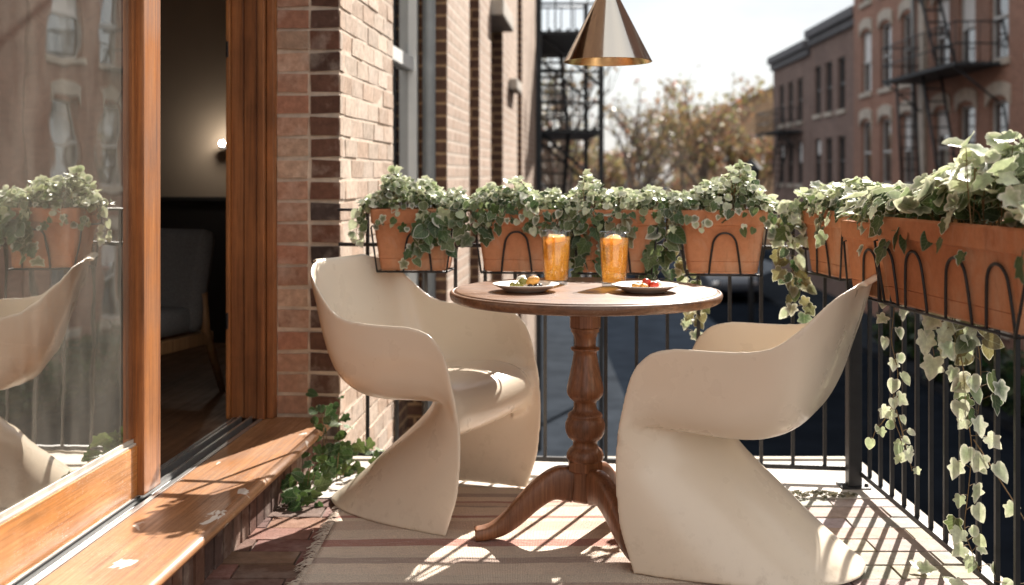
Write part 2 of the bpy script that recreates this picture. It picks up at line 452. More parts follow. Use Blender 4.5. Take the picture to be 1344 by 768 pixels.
def m_drink():
    t = NT('iced_drink')
    v = t.coord()
    n = t.noise(v, 380, 2, 0.5)
    n2 = t.noise(v, 18, 3)
    col = t.mix(t.ramp(n, [(0.44, 0), (0.60, 1)]), (0.72, 0.34, 0.07), (1.0, 0.70, 0.32))
    col = t.mix(t.ramp(n2, [(0.35, 0), (0.7, 0.5)]), col, (1.0, 0.55, 0.10))
    tr = t.n('ShaderNodeBsdfTranslucent'); t.L(col, tr.inputs['Color'])
    df = t.n('ShaderNodeBsdfDiffuse'); t.L(col, df.inputs['Color'])
    m0 = t.n('ShaderNodeMixShader'); m0.inputs[0].default_value = 0.12; t.L(tr.outputs[0], m0.inputs[1]); t.L(df.outputs[0], m0.inputs[2])
    tp = t.n('ShaderNodeBsdfTransparent'); t.L(t.mix(0.3, (0.98, 0.76, 0.38), col), tp.inputs['Color'])
    m1 = t.n('ShaderNodeMixShader'); m1.inputs[0].default_value = 0.76; t.L(m0.outputs[0], m1.inputs[1]); t.L(tp.outputs[0], m1.inputs[2])
    gl = t.n('ShaderNodeBsdfGlossy'); gl.inputs['Roughness'].default_value = 0.05
    m2 = t.n('ShaderNodeMixShader'); t.L(schlick(t, 0.03, 0.4), m2.inputs[0]); t.L(m1.outputs[0], m2.inputs[1]); t.L(gl.outputs[0], m2.inputs[2])
    return t.done(m2)
DRINK = m_drink()

def m_ice():
    t = NT('ice')
    tr = t.n('ShaderNodeBsdfTranslucent'); tr.inputs['Color'].default_value = (1.0, 0.86, 0.62, 1)
    tp = t.n('ShaderNodeBsdfTransparent'); tp.inputs['Color'].default_value = (1.0, 0.9, 0.7, 1)
    gl = t.n('ShaderNodeBsdfGlossy'); gl.inputs['Roughness'].default_value = 0.1
    m1 = t.n('ShaderNodeMixShader'); m1.inputs[0].default_value = 0.6; t.L(tr.outputs[0], m1.inputs[1]); t.L(tp.outputs[0], m1.inputs[2])
    m2 = t.n('ShaderNodeMixShader'); t.L(schlick(t, 0.06, 0.6), m2.inputs[0]); t.L(m1.outputs[0], m2.inputs[1]); t.L(gl.outputs[0], m2.inputs[2])
    return t.done(m2)
ICE = m_ice()

def m_metal(name, col, rough, streak=(3, 3, 90)):
    t = NT(name); n = t.noise(t.coord('Object', streak), 1.0, 4)
    rr = t.ramp(n, [(0.3, rough * 0.8), (0.7, rough * 1.25)])
    b = t.bsdf(col, rr, 1.0, t.bump(n, 0.03, 0.002))
    b.inputs['Anisotropic'].default_value = 0.6
    return t.done(b)
BRASS = m_metal('brushed_brass', (0.72, 0.53, 0.30), 0.22)
STEEL = m_metal('brushed_bronze_steel', (0.56, 0.525, 0.475), 0.11)
CERAMIC = m_plain('stoneware', (0.68, 0.635, 0.575), 0.4, 0, 0.15, 30, 0.1)
FABRIC = m_plain('charcoal_fabric', (0.15, 0.148, 0.145), 0.95, 0, 0.3, 180, 0.6)
GOLDFOOD = m_plain('fried_food', (0.62, 0.30, 0.06), 0.5, 0, 0.35, 45, 0.9)
OLIVE = m_plain('olive_green', (0.24, 0.22, 0.05), 0.4, 0, 0.35, 50, 0.4)
DARKOLIVE = m_plain('olive_black', (0.03, 0.022, 0.025), 0.3, 0, 0.3, 40, 0.2)
TOMATO = m_plain('tomato_red', (0.55, 0.05, 0.02), 0.25, 0, 0.2, 30, 0.1)
CHEESE = m_plain('white_cheese', (0.78, 0.72, 0.6), 0.5, 0, 0.1, 40, 0.4)

# ------------------------------------------------------------------ camera, sky, sun
cam_d = bpy.data.cameras.new('camera'); cam = bpy.data.objects.new('camera', cam_d); COL.objects.link(cam)
cam.location = (0, 0, 1.08); cam.rotation_euler = (R(90), 0, 0)
cam_d.sensor_width = 36; cam_d.lens = 39.3; cam_d.shift_y = -0.1153; cam_d.clip_start = 0.05; cam_d.clip_end = 2000
cam_d.dof.use_dof = True; cam_d.dof.focus_distance = 2.98; cam_d.dof.aperture_fstop = 2.7
scene.camera = cam

SUN_EL, SUN_AZ = R(38), R(25)        # azimuth to the right of the view direction (+Y)
sd = V(math.sin(SUN_AZ) * math.cos(SUN_EL), math.cos(SUN_AZ) * math.cos(SUN_EL), math.sin(SUN_EL))
sl = bpy.data.lights.new('sun', 'SUN'); so = bpy.data.objects.new('sun', sl); COL.objects.link(so)
sl.energy = 5.0; sl.angle = R(0.5); sl.color = (1.0, 0.93, 0.84)
so.rotation_euler = sd.to_track_quat('Z', 'Y').to_euler(); so.location = (3, 6, 9)
w = bpy.data.worlds.new('World'); scene.world = w; w.use_nodes = True
wn = w.node_tree; bg = wn.nodes['Background']
sky = wn.nodes.new('ShaderNodeTexSky'); sky.sky_type = 'NISHITA'; sky.sun_disc = False
sky.sun_elevation = SUN_EL; sky.sun_rotation = SUN_AZ; sky.dust_density = 1.2; sky.air_density = 1.0; sky.ozone_density = 1.0
wtc = wn.nodes.new('ShaderNodeTexCoord'); wmp = wn.nodes.new('ShaderNodeMapping'); wmp.inputs['Scale'].default_value = (1, 1, 2.6)
wns = wn.nodes.new('ShaderNodeTexNoise'); wns.inputs['Scale'].default_value = 2.6; wns.inputs['Detail'].default_value = 7; wns.inputs['Roughness'].default_value = 0.55
wrp = wn.nodes.new('ShaderNodeValToRGB'); wrp.color_ramp.elements[0].position = 0.42; wrp.color_ramp.elements[1].position = 0.68
wmx = wn.nodes.new('ShaderNodeMix'); wmx.data_type = 'RGBA'
wn.links.new(wtc.outputs['Generated'], wmp.inputs[0]); wn.links.new(wmp.outputs[0], wns.inputs['Vector']); wn.links.new(wns.outputs['Fac'], wrp.inputs[0])
wrp.color_ramp.elements[0].position = 0.36; wrp.color_ramp.elements[1].position = 0.66
wrp.color_ramp.elements[0].color = (0.80, 0.80, 0.80, 1); wrp.color_ramp.elements[1].color = (0.97, 0.97, 0.97, 1)
wn.links.new(wrp.outputs[0], wmx.inputs[0]); wn.links.new(sky.outputs[0], wmx.inputs[6])
# unseen sky behind the viewer brightened as added fill; dimmer thin cloud down the street
wsp = wn.nodes.new('ShaderNodeSeparateXYZ'); wn.links.new(wtc.outputs['Generated'], wsp.inputs[0])
wmr = wn.nodes.new('ShaderNodeMapRange'); wmr.inputs['From Min'].default_value = -0.35; wmr.inputs['From Max'].default_value = 0.55
wn.links.new(wsp.outputs['Y'], wmr.inputs['Value'])
wcl = wn.nodes.new('ShaderNodeMix'); wcl.data_type = 'RGBA'; wcl.inputs[6].default_value = (5.4, 5.2, 4.9, 1); wcl.inputs[7].default_value = (3.1, 3.2, 3.32, 1)
wn.links.new(wmr.outputs[0], wcl.inputs[0]); wn.links.new(wcl.outputs[2], wmx.inputs[7])
wn.links.new(wmx.outputs[2], bg.inputs['Color']); bg.inputs['Strength'].default_value = 0.088

scene.view_settings.view_transform = 'Standard'; scene.view_settings.look = 'None'
scene.view_settings.exposure = 1.5; scene.view_settings.gamma = 1.0
scene.cycles.use_denoising = True
scene.cycles.max_bounces = 10; scene.cycles.transparent_max_bounces = 24; scene.cycles.diffuse_bounces = 5
scene.cycles.caustics_reflective = False; scene.cycles.caustics_refractive = False
scene.cycles.sample_clamp_indirect = 6.0

# ------------------------------------------------------------------ the house side: a frame turned along the door wall
HROT = -math.atan(0.0788)
HOUSE = Matrix.Translation(V(-1.294, 0, 0)) @ Matrix.Rotation(HROT, 4, 'Z')   # local +y runs along the wall, +x faces the balcony
HL = (-1.294, 0, 0)

def at_house(o): o.location = HL; o.rotation_euler = (0, 0, HROT); return o

# door sill
sill = thing('door_sill', 'worn orange varnished wood door sill with pale paint scuffs on a brick step', 'door sill', HL, HROT)
b = MB(); prof = [(0.028, 0.130), (0.275, 0.130), (0.286, 0.134), (0.291, 0.143), (0.288, 0.153), (0.278, 0.159), (0.262, 0.160), (0.028, 0.160)]
y0, y1 = 1.2, 4.262
ia = [b.vert((x, y0, z)) for x, z in prof]; ib = [b.vert((x, y1, z)) for x, z in prof]
for k in range(len(prof)):
    j = (k + 1) % len(prof); b.face((ia[k], ia[j], ib[j], ib[k]), None, 1 <= k <= 5)
b.face(ia); b.face(ib[::-1])
b.build('sill_board', WOOD_SILL, sill)
b = MB()
for (x0, x1, z0, z1) in ((-0.085, 0.024, 0.120, 0.146), (0.012, 0.026, 0.146, 0.163), (-0.022, -0.014, 0.146, 0.170), (-0.062, -0.054, 0.146, 0.170), (-0.090, -0.082, 0.146, 0.163)):
    b.box((x0, y0, z0), (x1, 4.215, z1))
b.build('track', ALU, sill)
b = MB(); b.box((-0.050, y0, 0.1465), (-0.026, 4.21, 0.1495)); b.box((-0.010, y0, 0.1465), (0.008, 4.21, 0.1495)); b.build('track_groove', RUBBER, sill)
b = MB(); b.box((0.02, y0, -0.02), (0.235, y1, 0.129), (0.2, 0.16, 0.13)); 
yy = y0
while yy < y1 - 0.02:
    wd = 0.066
    g = rng.uniform(0.85, 1.15); col = rng.choice([(0.12, 0.06, 0.045), (0.15, 0.075, 0.05), (0.10, 0.06, 0.05), (0.17, 0.1, 0.075)])
    b.box((0.21, yy + 0.005, 0.0), (0.2435 + rng.uniform(-.002, .002), min(yy + wd, y1), 0.126), tuple(k * g for k in col), jit=0.0015, rnd=rng)
    yy += wd + 0.009
b.build('brick_riser', BRICK_REAL, sill)

# sliding door leaf
door = thing('sliding_door', 'open oak framed glass door with scratched bottom rail reflecting the balcony', 'sliding door', HL, HROT)
o = MB(); o.bbox((-0.066, 3.18, 0.168), (0.0, 3.303, 2.32), 0.004); o.build('stile', WOOD_DOOR_V, door)
o = MB(); o.bbox((-0.066, 1.30, 0.168), (0.0, 1.42, 2.32), 0.004); o.build('stile', WOOD_DOOR_V, door)
o = MB(); o.bbox((-0.056, 1.42, 0.168), (-0.018, 3.18, 0.312), 0.003); o.build('bottom_rail', WOOD_DOOR_H, door)
o = MB(); o.bbox((-0.056, 1.42, 2.2), (-0.018, 3.18, 2.32), 0.003); o.build('top_rail', WOOD_DOOR_H, door)
o = MB(); o.bbox((-0.050, 1.42, 0.312), (-0.021, 3.178, 0.319), 0.0015); o.bbox((-0.046, 1.42, 0.319), (-0.0285, 3.178, 0.331), 0.0015)
o.build('glazing_bead', BEAD, door)
o = MB(); o.box((-0.045, 3.150, 0.336), (-0.022, 3.18, 2.2)); o.build('glazing_bead', WOOD_JAMB, door)
o = MB(); o.box((-0.037, 1.42, 0.330), (-0.031, 3.16, 2.2)); gp = o.build('glass_pane', DOORGLASS, door)
o = MB(); o.box((-0.03, 1.42, 0.163), (-0.010, 3.18, 0.168)); o.build('seal', RUBBER, door)
# fixed panel behind its far edge (seen through the glass)
# door frame
fr = thing('door_frame', 'varnished oak door jamb of stepped boards beside the orange brick column', 'door frame', HL, HROT)
for (x0, x1, y, mt) in ((-0.046, 0.002, 4.218, WOOD_JAMB), (0.007, 0.034, 4.205, WOOD_JAMB), (0.038, 0.064, 4.225, WOOD_JAMB), (-0.098, -0.050, 4.225, WOOD_JAMB)):
    o = MB(); o.bbox((x0, y, 0.161), (x1, 4.275, 2.36), 0.003); o.build('jamb_board', mt, fr)
o = MB(); o.bbox((-0.112, 4.205, 0.161), (-0.099, 4.27, 2.36), 0.002); o.build('door_stop', WOOD_DOOR_V, fr)
o = MB(); o.box((-0.1, 4.25, 0.162), (0.06, 4.264, 2.30)); o.build('rebate', RUBBER, fr)
o = MB(); o.bbox((-0.108, 1.2, 2.325), (0.064, 4.2, 2.40), 0.003); o.build('head_board', WOOD_JAMB, fr)
for z in (0.50, 1.52):
    o = MB(); o.bbox((-0.109, 4.195, z), (-0.102, 4.206, z + 0.06), 0.001); o.build('latch_keep', IRON, fr)

# pier of real bricks
pier = thing('brick_pier', 'brick pier beside the door with sunlit pale side and dark corner bricks', 'brick pier', HL, HROT)
PX, PY = 0.306, 4.27
b = MB(); b.box((0.064, PY + 0.006, -3.2), (PX - 0.0022, 5.37, 5.2)); b.build('mortar_core', MORTAR, pier)
b = MB(); CH = 0.0815
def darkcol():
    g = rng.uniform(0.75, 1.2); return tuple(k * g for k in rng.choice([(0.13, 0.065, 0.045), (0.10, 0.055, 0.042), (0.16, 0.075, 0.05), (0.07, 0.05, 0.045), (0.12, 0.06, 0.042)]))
def sunlitcol():  # same brick as the dark corner, paled to put the sun into its colour
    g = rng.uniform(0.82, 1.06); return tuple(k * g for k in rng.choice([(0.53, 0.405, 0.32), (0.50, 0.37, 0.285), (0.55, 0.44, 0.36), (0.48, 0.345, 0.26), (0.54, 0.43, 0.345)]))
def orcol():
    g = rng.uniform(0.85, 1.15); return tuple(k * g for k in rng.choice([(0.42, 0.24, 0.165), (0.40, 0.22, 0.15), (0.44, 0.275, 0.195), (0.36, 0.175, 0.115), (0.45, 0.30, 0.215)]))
z = -0.4; row = 0
while z < 3.6:
    zt = z + CH - 0.0145
    j = rng.uniform(-0.002, 0.002)
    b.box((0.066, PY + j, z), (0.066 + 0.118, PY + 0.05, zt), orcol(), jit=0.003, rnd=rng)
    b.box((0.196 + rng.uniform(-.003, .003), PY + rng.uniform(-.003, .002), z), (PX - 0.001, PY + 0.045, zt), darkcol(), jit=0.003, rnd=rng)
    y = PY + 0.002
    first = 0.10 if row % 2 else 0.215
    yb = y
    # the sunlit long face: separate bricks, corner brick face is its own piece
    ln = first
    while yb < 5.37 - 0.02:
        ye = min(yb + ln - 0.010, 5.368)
        b.box((PX - 0.05, yb + (0.047 if yb == y else 0), z), (PX + rng.uniform(-0.002, 0.0025), ye, zt), sunlitcol(), jit=0.0018, rnd=rng)
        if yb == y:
            b.box((PX - 0.004, yb + 0.005, z + 0.002), (PX + 0.0025, yb + 0.047, zt - 0.002), sunlitcol())
        yb = ye + 0.010; ln = 0.215
    z += CH; row += 1
b.build('bricks', BRICK_REAL, pier)

# facade beyond the pier: wall runs with set-back windows
def wall_run(b, pts, z0, z1):
    u = 0
    for (xa, ya), (xb, yb) in zip(pts[:-1], pts[1:]):
        L = math.hypot(xb - xa, yb - ya)
        b.quad([(xa, ya, z0), (xb, yb, z0), (xb, yb, z1), (xa, ya, z1)], uv=[(u, z0), (u + L, z0), (u + L, z1), (u, z1)])
        u += L
def close_run(b, pts, back, z1):
    ps = [(x, y, z1) for x, y in pts] + [(back, pts[-1][1], z1), (back, pts[0][1], z1)]
    b.quad(ps, uv=[(0, 0)] * len(ps))

row_ = thing('brick_rowhouse', 'tall pale brick row house wall with stepped piers, white window and grey downspout', 'row house', HL, HROT)
xa, xr = 0.306, 0.05
piers = [(7.26, 8.49), (9.19, 10.15), (11.4, 13.4), (14.2, 17.2)]
b = MB(); prev = 5.372
pts = [(xr, 5.372)]
for (ya, yb) in piers: pts += [(xr, ya), (xa, ya), (xa, yb), (xr, yb)]
lit = MB(); dark = MB()  # pier faces get a paler copy of the brick, sunlight put into colour
u = 0
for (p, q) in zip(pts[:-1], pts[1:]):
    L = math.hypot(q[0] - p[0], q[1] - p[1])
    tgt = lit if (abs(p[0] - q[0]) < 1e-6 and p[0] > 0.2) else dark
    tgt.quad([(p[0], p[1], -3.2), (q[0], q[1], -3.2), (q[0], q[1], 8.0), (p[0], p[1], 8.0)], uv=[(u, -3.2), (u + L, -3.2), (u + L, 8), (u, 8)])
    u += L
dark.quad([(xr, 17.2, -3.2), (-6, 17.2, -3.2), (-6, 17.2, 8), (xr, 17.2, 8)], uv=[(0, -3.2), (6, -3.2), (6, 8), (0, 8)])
lit.build('pier_face', FACADE_SUNLIT, row_); dark.build('wall', FACADE_DARK, row_)
b = MB(); b.box((-6, 5.4, 7.9), (0.40, 17.3, 8.3)); b.build('cornice', STONE, row_)
def sash(parent, ya, yb, z0, z1, x, mat=WHITE_PAINT):
    b = MB(); fwd = 0.07; t = 0.07
    b.box((x - 0.02, ya, z0), (x + fwd, ya + t, z1)); b.box((x - 0.02, yb - t, z0), (x + fwd, yb, z1))
    b.box((x - 0.02, ya + t, z1 - t), (x + fwd, yb - t, z1)); b.box((x - 0.02, ya + t, z0), (x + fwd + 0.03, yb - t, z0 + 0.06))
    zm = (z0 + z1) / 2
    b.box((x - 0.02, ya + t, zm - 0.04), (x + fwd - 0.015, yb - t, zm + 0.04))
    w_ = b.build('window', mat, parent)
    b = MB(); b.box((x - 0.01, ya + t - .005, z0 + .03), (x + 0.015, yb - t + .005, z1 - .03)); b.build('pane', WINGLASS, w_)
    return w_
sash(row_, 5.42, 7.22, 0.2, 3.36, 0.055)
sash(row_, 10.2, 11.35, 0.3, 2.5, 0.055, IRON)
sash(row_, 8.52, 9.16, -0.6, 3.0, 0.055, IRON)
sash(row_, 13.45, 14.15, 0.3, 2.6, 0.055)
b = MB(); b.tube([(0.20, 7.18, -3.2), (0.20, 7.18, 7.9)], 0.042, 14); 
b.build('downspout', GREY_PIPE, row_)
b = MB(); b.bbox((0.055, 10.16, 2.52), (0.42, 11.39, 2.68), 0.02); b.build('stone_lintel', STONE, row_)
b = MB(); b.bbox((0.31, 12.1, 2.0), (0.40, 12.9, 2.12), 0.02); b.build('stone_ledge', STONE, row_)

# wall above and before the door, the room behind it
b = MB()
for lo, hi in (((-0.11, 1.2, 2.42), (0.29, 4.262, 7.0)), ((-0.11, -2.2, -3.2), (0.27, 1.19, 7.0))):
    x0, ya, z0 = lo; x1, yb, z1 = hi
    b.quad([(x1, ya, z0), (x1, yb, z0), (x1, yb, z1), (x1, ya, z1)], uv=[(ya, z0), (yb, z0), (yb, z1), (ya, z1)])
    b.quad([(x0, yb, z0), (x0, ya, z0), (x0, ya, z1), (x0, yb, z1)], uv=[(ya, z0), (yb, z0), (yb, z1), (ya, z1)])
    b.quad([(x0, ya, z0), (x0, yb, z0), (x1, yb, z0), (x1, ya, z0)], uv=[(0, 0), (3, 0), (3, .4), (0, .4)])
    b.quad([(x0, ya, z1), (x0, yb, z1), (x1, yb, z1), (x1, ya, z1)], uv=[(0, 0), (3, 0), (3, .4), (0, .4)])
    b.quad([(x0, ya, z0), (x1, ya, z0), (x1, ya, z1), (x0, ya, z1)], uv=[(0, z0), (.4, z0), (.4, z1), (0, z1)])
    b.quad([(x0, yb, z0), (x1, yb, z0), (x1, yb, z1), (x0, yb, z1)], uv=[(0, z0), (.4, z0), (.4, z1), (0, z1)])
struct(at_house(b.build('house_wall', FACADE_DARK)))
b = MB(); b.box((-5.0, -2.0, 0.02), (-0.092, 6.2, 0.142)); struct(at_house(b.build('room_floor', WOOD_FLOOR)))
b = MB(); b.box((-5.0, -2.0, 2.6), (-0.112, 6.2, 2.7)); struct(at_house(b.build('room_ceiling', CEIL)))
b = MB(); b.box((-5.0, 6.2, 0.0), (-0.11, 6.3, 2.7)); b.box((-5.1, -2.0, 0.0), (-5.0, 6.3, 2.7)); b.box((-5.0, -2.1, 0.0), (-0.12, -2.0, 2.7)); b.box((-0.132, 4.28, 0.0), (-0.112, 6.2, 2.6))
struct(at_house(b.build('room_wall', PLASTER)))
b = MB(); b.box((-5.0, 6.17, 0.142), (-0.21, 6.198, 0.93)); b.bbox((-5.0, 6.155, 0.93), (-0.21, 6.198, 0.955), 0.004); struct(at_house(b.build('wainscot', WAINSCOT)))

# armchair in the room
ac = thing('armchair', 'dark grey upholstered armchair with slanted wood legs inside the room', 'armchair', (-1.675, 4.56, 0.142), R(250))
o = MB(); o.bbox((-0.30, -0.29, 0.275), (0.30, 0.29, 0.385), 0.04); o.build('seat', FABRIC, ac, True)
o = MB(); mt = Matrix.Translation(V(-0.27, 0, 0.47)) @ Matrix.Rotation(R(-14), 4, 'Y'); o.bbox((-0.05, -0.31, -0.20), (0.05, 0.31, 0.24), 0.045, mat=mt); o.build('backrest', FABRIC, ac, True)
o = MB()
for s in (-1, 1): o.bbox((-0.33, s * 0.29 - 0.02, 0.22), (0.30, s * 0.29 + 0.02, 0.272), 0.006)
o.bbox((0.26, -0.27, 0.22), (0.30, 0.27, 0.272), 0.006); o.bbox((-0.32, -0.27, 0.22), (-0.28, 0.27, 0.272), 0.006)
o.build('seat_frame', WOOD_CHAIR, ac)
for sx, sy in ((-1, -1), (-1, 1), (1, -1), (1, 1)):
    o = MB(); o.tube([(sx * 0.29 + (-0.12 if sx < 0 else 0.03), sy * 0.30, 0.0), (sx * 0.285, sy * 0.30, 0.28), (sx * 0.285 + (0.02 if sx < 0 else 0), sy * 0.30, 0.44 if sx < 0 else 0.30)], [0.014, 0.021, 0.02], 10); o.build('leg', WOOD_CHAIR, ac)

# ------------------------------------------------------------------ balcony floor
def pxy(x, y): return V(x, y, 0)
b = MB(); b.box((-1.25, -1.6, -0.30), (1.27, 3.86, -0.012)); b.box((-0.98, 3.86, -0.30), (1.27, 4.22, -0.012)); struct(b.build('balcony_slab', CONCRETE))
b = MB(); yv = -1.2; row = 0; frng = random.Random(5)
while yv < 3.70:
    xv = -1.2 - (0.15 if row % 2 else 0)
    while xv < 1.255:
        x1 = min(xv + 0.293, 1.258)
        if x1 - xv > 0.02:
            sunpale = min(1, max(0, (xv + 0.1) / 0.75)) if yv < 3.2 else min(1, max(0, (xv + 0.45) / 0.7))  # bricks paled toward the sunny side, sunlight put into their colour
            sunpale = min(1, max(0, sunpale + frng.uniform(-0.05, 0.05)))
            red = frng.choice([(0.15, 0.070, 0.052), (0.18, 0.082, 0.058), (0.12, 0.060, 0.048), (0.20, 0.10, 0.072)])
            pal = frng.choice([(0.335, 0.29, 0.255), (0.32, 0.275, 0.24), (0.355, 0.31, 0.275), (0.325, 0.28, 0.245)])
            c = tuple((a * (1 - sunpale) + p * sunpale) * frng.uniform(0.88, 1.1) for a, p in zip(red, pal))
            dz = frng.uniform(-0.0018, 0.0018)
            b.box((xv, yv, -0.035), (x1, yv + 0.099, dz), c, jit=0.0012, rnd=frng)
        xv += 0.300
    yv += 0.1075; row += 1
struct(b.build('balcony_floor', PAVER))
b = MB(); b.box((-1.2, -1.2, -0.04), (1.258, 3.715, -0.0085)); struct(b.build('paving_joints', m_plain('joint_sand', (0.12, 0.09, 0.075), 0.95, 0, 0.3, 40, 0.4)))
b = MB()
xs = [-0.98 + k * 0.05 for k in range(46)]
bot = []; 
for x in xs[:-1]:
    pass
b.box((-0.98, 3.722, -0.05), (1.258, 4.20, 0.004)); struct(b.build('stone_border', CONCRETE))
b = MB(); b.box((1.2585, -1.4, -0.06), (1.30, 4.22, 0.012)); b.box((-0.70, 4.201, -0.06), (1.2585, 4.235, 0.012)); struct(b.build('balcony_edge', STONE))

# leaf litter along the border
def flat_leaf(mb, p, s, col, r):
    a = r.uniform(0, 6.28); t = r.uniform(-0.5, 0.5)
    pts = []
    for k in range(7):
        q = 2 * math.pi * k / 7; rr = s * r.uniform(0.6, 1.0) * (1 if k else 1.4)
        pts.append((p[0] + rr * math.cos(q + a), p[1] + 0.7 * rr * math.sin(q + a), p[2] + rr * 0.5 * math.sin(q * 2 + t) + 0.004 + abs(rr * t * math.cos(q)) * 0.8))
    mb.quad(pts, col)
b = MB(); lr = random.Random(3)
for k in range(150):
    flat_leaf(b, (lr.uniform(0.82, 1.14), 3.725 + lr.gauss(0, 0.012), 0.004 + lr.uniform(0, 0.012)), lr.uniform(0.006, 0.014), lr.choice([(0.30, 0.27, 0.2), (0.4, 0.37, 0.3), (0.22, 0.2, 0.14), (0.12, 0.12, 0.08)]), lr)
tag(b.build('leaf_litter', LEAF), 'dry leaf litter gathered along the joint of the pale stone border', 'leaf litter', kind='stuff')

# ------------------------------------------------------------------ rug
RX0, RX1, RY0, RY1 = -0.545, 0.70, 2.05, 3.83
rug = thing('rug', 'faded pink and beige striped woven rug with fringe under the table', 'rug', (0, 2.05, 0))
b = MB(); nx, ny = 60, 90
grid = []
rr_ = random.Random(8)
for j in range(ny + 1):
    rowv = []
    for i in range(nx + 1):
        x = RX0 + (RX1 - RX0) * i / nx; y = (RY1 - RY0) * j / ny
        zz = 0.0085 + 0.0016 * math.sin(x * 9 + y * 3) * math.sin(y * 5.3 - x * 2)
        ex = 0.006 * math.sin(y * 11) if i == 0 else 0
        rowv.append(b.vert((x + ex - 0.03 * (1 - y / 1.78) * (1 - i / nx), y, zz)))
    grid.append(rowv)
for j in range(ny):
    for i in range(nx): b.face((grid[j][i], grid[j][i + 1], grid[j + 1][i + 1], grid[j + 1][i]), None, True)
wv = b.build('weave', RUG, rug)
sm = wv.modifiers.new('Solidify', 'SOLIDIFY'); sm.thickness = 0.006; sm.offset = -1
b = MB(); fr_ = random.Random(21)
for k in range(330):
    y = fr_.uniform(0, 1.775); x = RX0 - 0.03 * (1 - y / 1.78) + 0.004
    a = fr_.gauss(0, 0.6); L = fr_.uniform(0.016, 0.042)
    b.tube([(x, y, 0.008), (x - L * 0.5, y + L * 0.4 * a, 0.009 + fr_.uniform(0, .004)), (x - L, y + L * a, 0.004)], [0.0018, 0.0016, 0.0008], 4, caps=False)
b.build('fringe', FRINGE, rug)

# ------------------------------------------------------------------ table
TX, TY = 0.216, 3.30
table = thing('pedestal_table', 'round dark wood table with turned pedestal and three curved legs', 'table', (TX, TY, 0.006))
b = MB(); TR = 0.40
b.lathe([(0.0001, 0.702), (TR - 0.03, 0.702), (TR - 0.012, 0.704), (TR - 0.004, 0.709), (TR - 0.001, 0.716), (TR, 0.722), (TR - 0.001, 0.728), (TR - 0.006, 0.7325), (TR - 0.010, 0.7325), (TR - 0.0115, 0.7305), (TR - 0.014, 0.7305), (TR - 0.0155, 0.7345), (TR - 0.022, 0.736), (0.0001, 0.736)], 128)
b.build('tabletop', WOOD_TOP, table)
b = MB()
b.lathe([(0.047, 0.700), (0.048, 0.665), (0.048, 0.625), (0.045, 0.6225)], 8, cap0=True, smooth=False, ph=R(22.5))
b.lathe([(0.045, 0.6225), (0.041, 0.616), (0.042, 0.611), (0.037, 0.605), (0.0325, 0.592), (0.031, 0.575), (0.032, 0.566), (0.0415, 0.564), (0.043, 0.560), (0.041, 0.556), (0.034, 0.552), (0.035, 0.54), (0.039, 0.515), (0.0475, 0.475), (0.0535, 0.448), (0.0545, 0.436), (0.052, 0.424), (0.044, 0.413), (0.035, 0.406), (0.033, 0.400), (0.034, 0.388), (0.037, 0.378), (0.047, 0.371), (0.051, 0.366), (0.0515, 0.362), (0.0495, 0.359), (0.054, 0.352), (0.0585, 0.340), (0.059, 0.326), (0.056, 0.311), (0.049, 0.298), (0.040, 0.291), (0.036, 0.287), (0.036, 0.275), (0.040, 0.270), (0.049, 0.262), (0.0545, 0.250), (0.055, 0.238), (0.050, 0.231)], 48)
b.lathe([(0.0, 0.231), (0.056, 0.231), (0.056, 0.205), (0.046, 0.198), (0.046, 0.118), (0.040, 0.112), (0.0, 0.112)], 6, smooth=False, ph=R(30))
b.build('pedestal', WOOD_TABLE, table)
for ang in (184, 299, 58):
    a = R(ang); d = V(math.cos(a), math.sin(a), 0); sd_ = V(-math.sin(a), math.cos(a), 0)
    prof = [(0.035, 0.160, 0.052), (0.075, 0.165, 0.050), (0.115, 0.152, 0.040), (0.16, 0.118, 0.034), (0.205, 0.075, 0.030), (0.245, 0.043, 0.025), (0.285, 0.026, 0.020), (0.325, 0.020, 0.0185)]
    L = MB(); rings = []
    N = 30
    for k in range(N):
        r, zc, hh = cr(prof, (len(prof) - 1) * k / (N - 1)); wd = 0.024 + 0.004 * math.sin(k / N * 3.1) + (0.004 * max(0, (k / N - 0.8)) / 0.2)
        r2, z2, _ = cr(prof, min(len(prof) - 1.001, (len(prof) - 1) * (k + 0.3) / (N - 1))); r1, z1_, _ = cr(prof, max(0, (len(prof) - 1) * (k - 0.3) / (N - 1)))
        tz = V(r2 - r1, 0, z2 - z1_).normalized(); up = V(-tz.z, 0, tz.x)
        ring = []
        for m_ in range(16):
            q = 2 * math.pi * m_ / 16; cx = math.copysign(abs(math.cos(q)) ** 0.5, math.cos(q)); cz = math.copysign(abs(math.sin(q)) ** 0.5, math.sin(q))
            p = V(r, 0, zc) + up * (cz * hh)
            p.z = max(p.z, 0.0035)
            ring.append(L.vert(d * p.x + sd_ * (cx * wd) + V(0, 0, p.z)))
        rings.append(ring)
    for A, B in zip(rings[:-1], rings[1:]):
        for m_ in range(16): L.face((A[m_], A[(m_ + 1) % 16], B[(m_ + 1) % 16], B[m_]), None, True)
    L.face(rings[0][::-1]); L.face(rings[-1])
    L.build('leg', WOOD_TABLE, table)

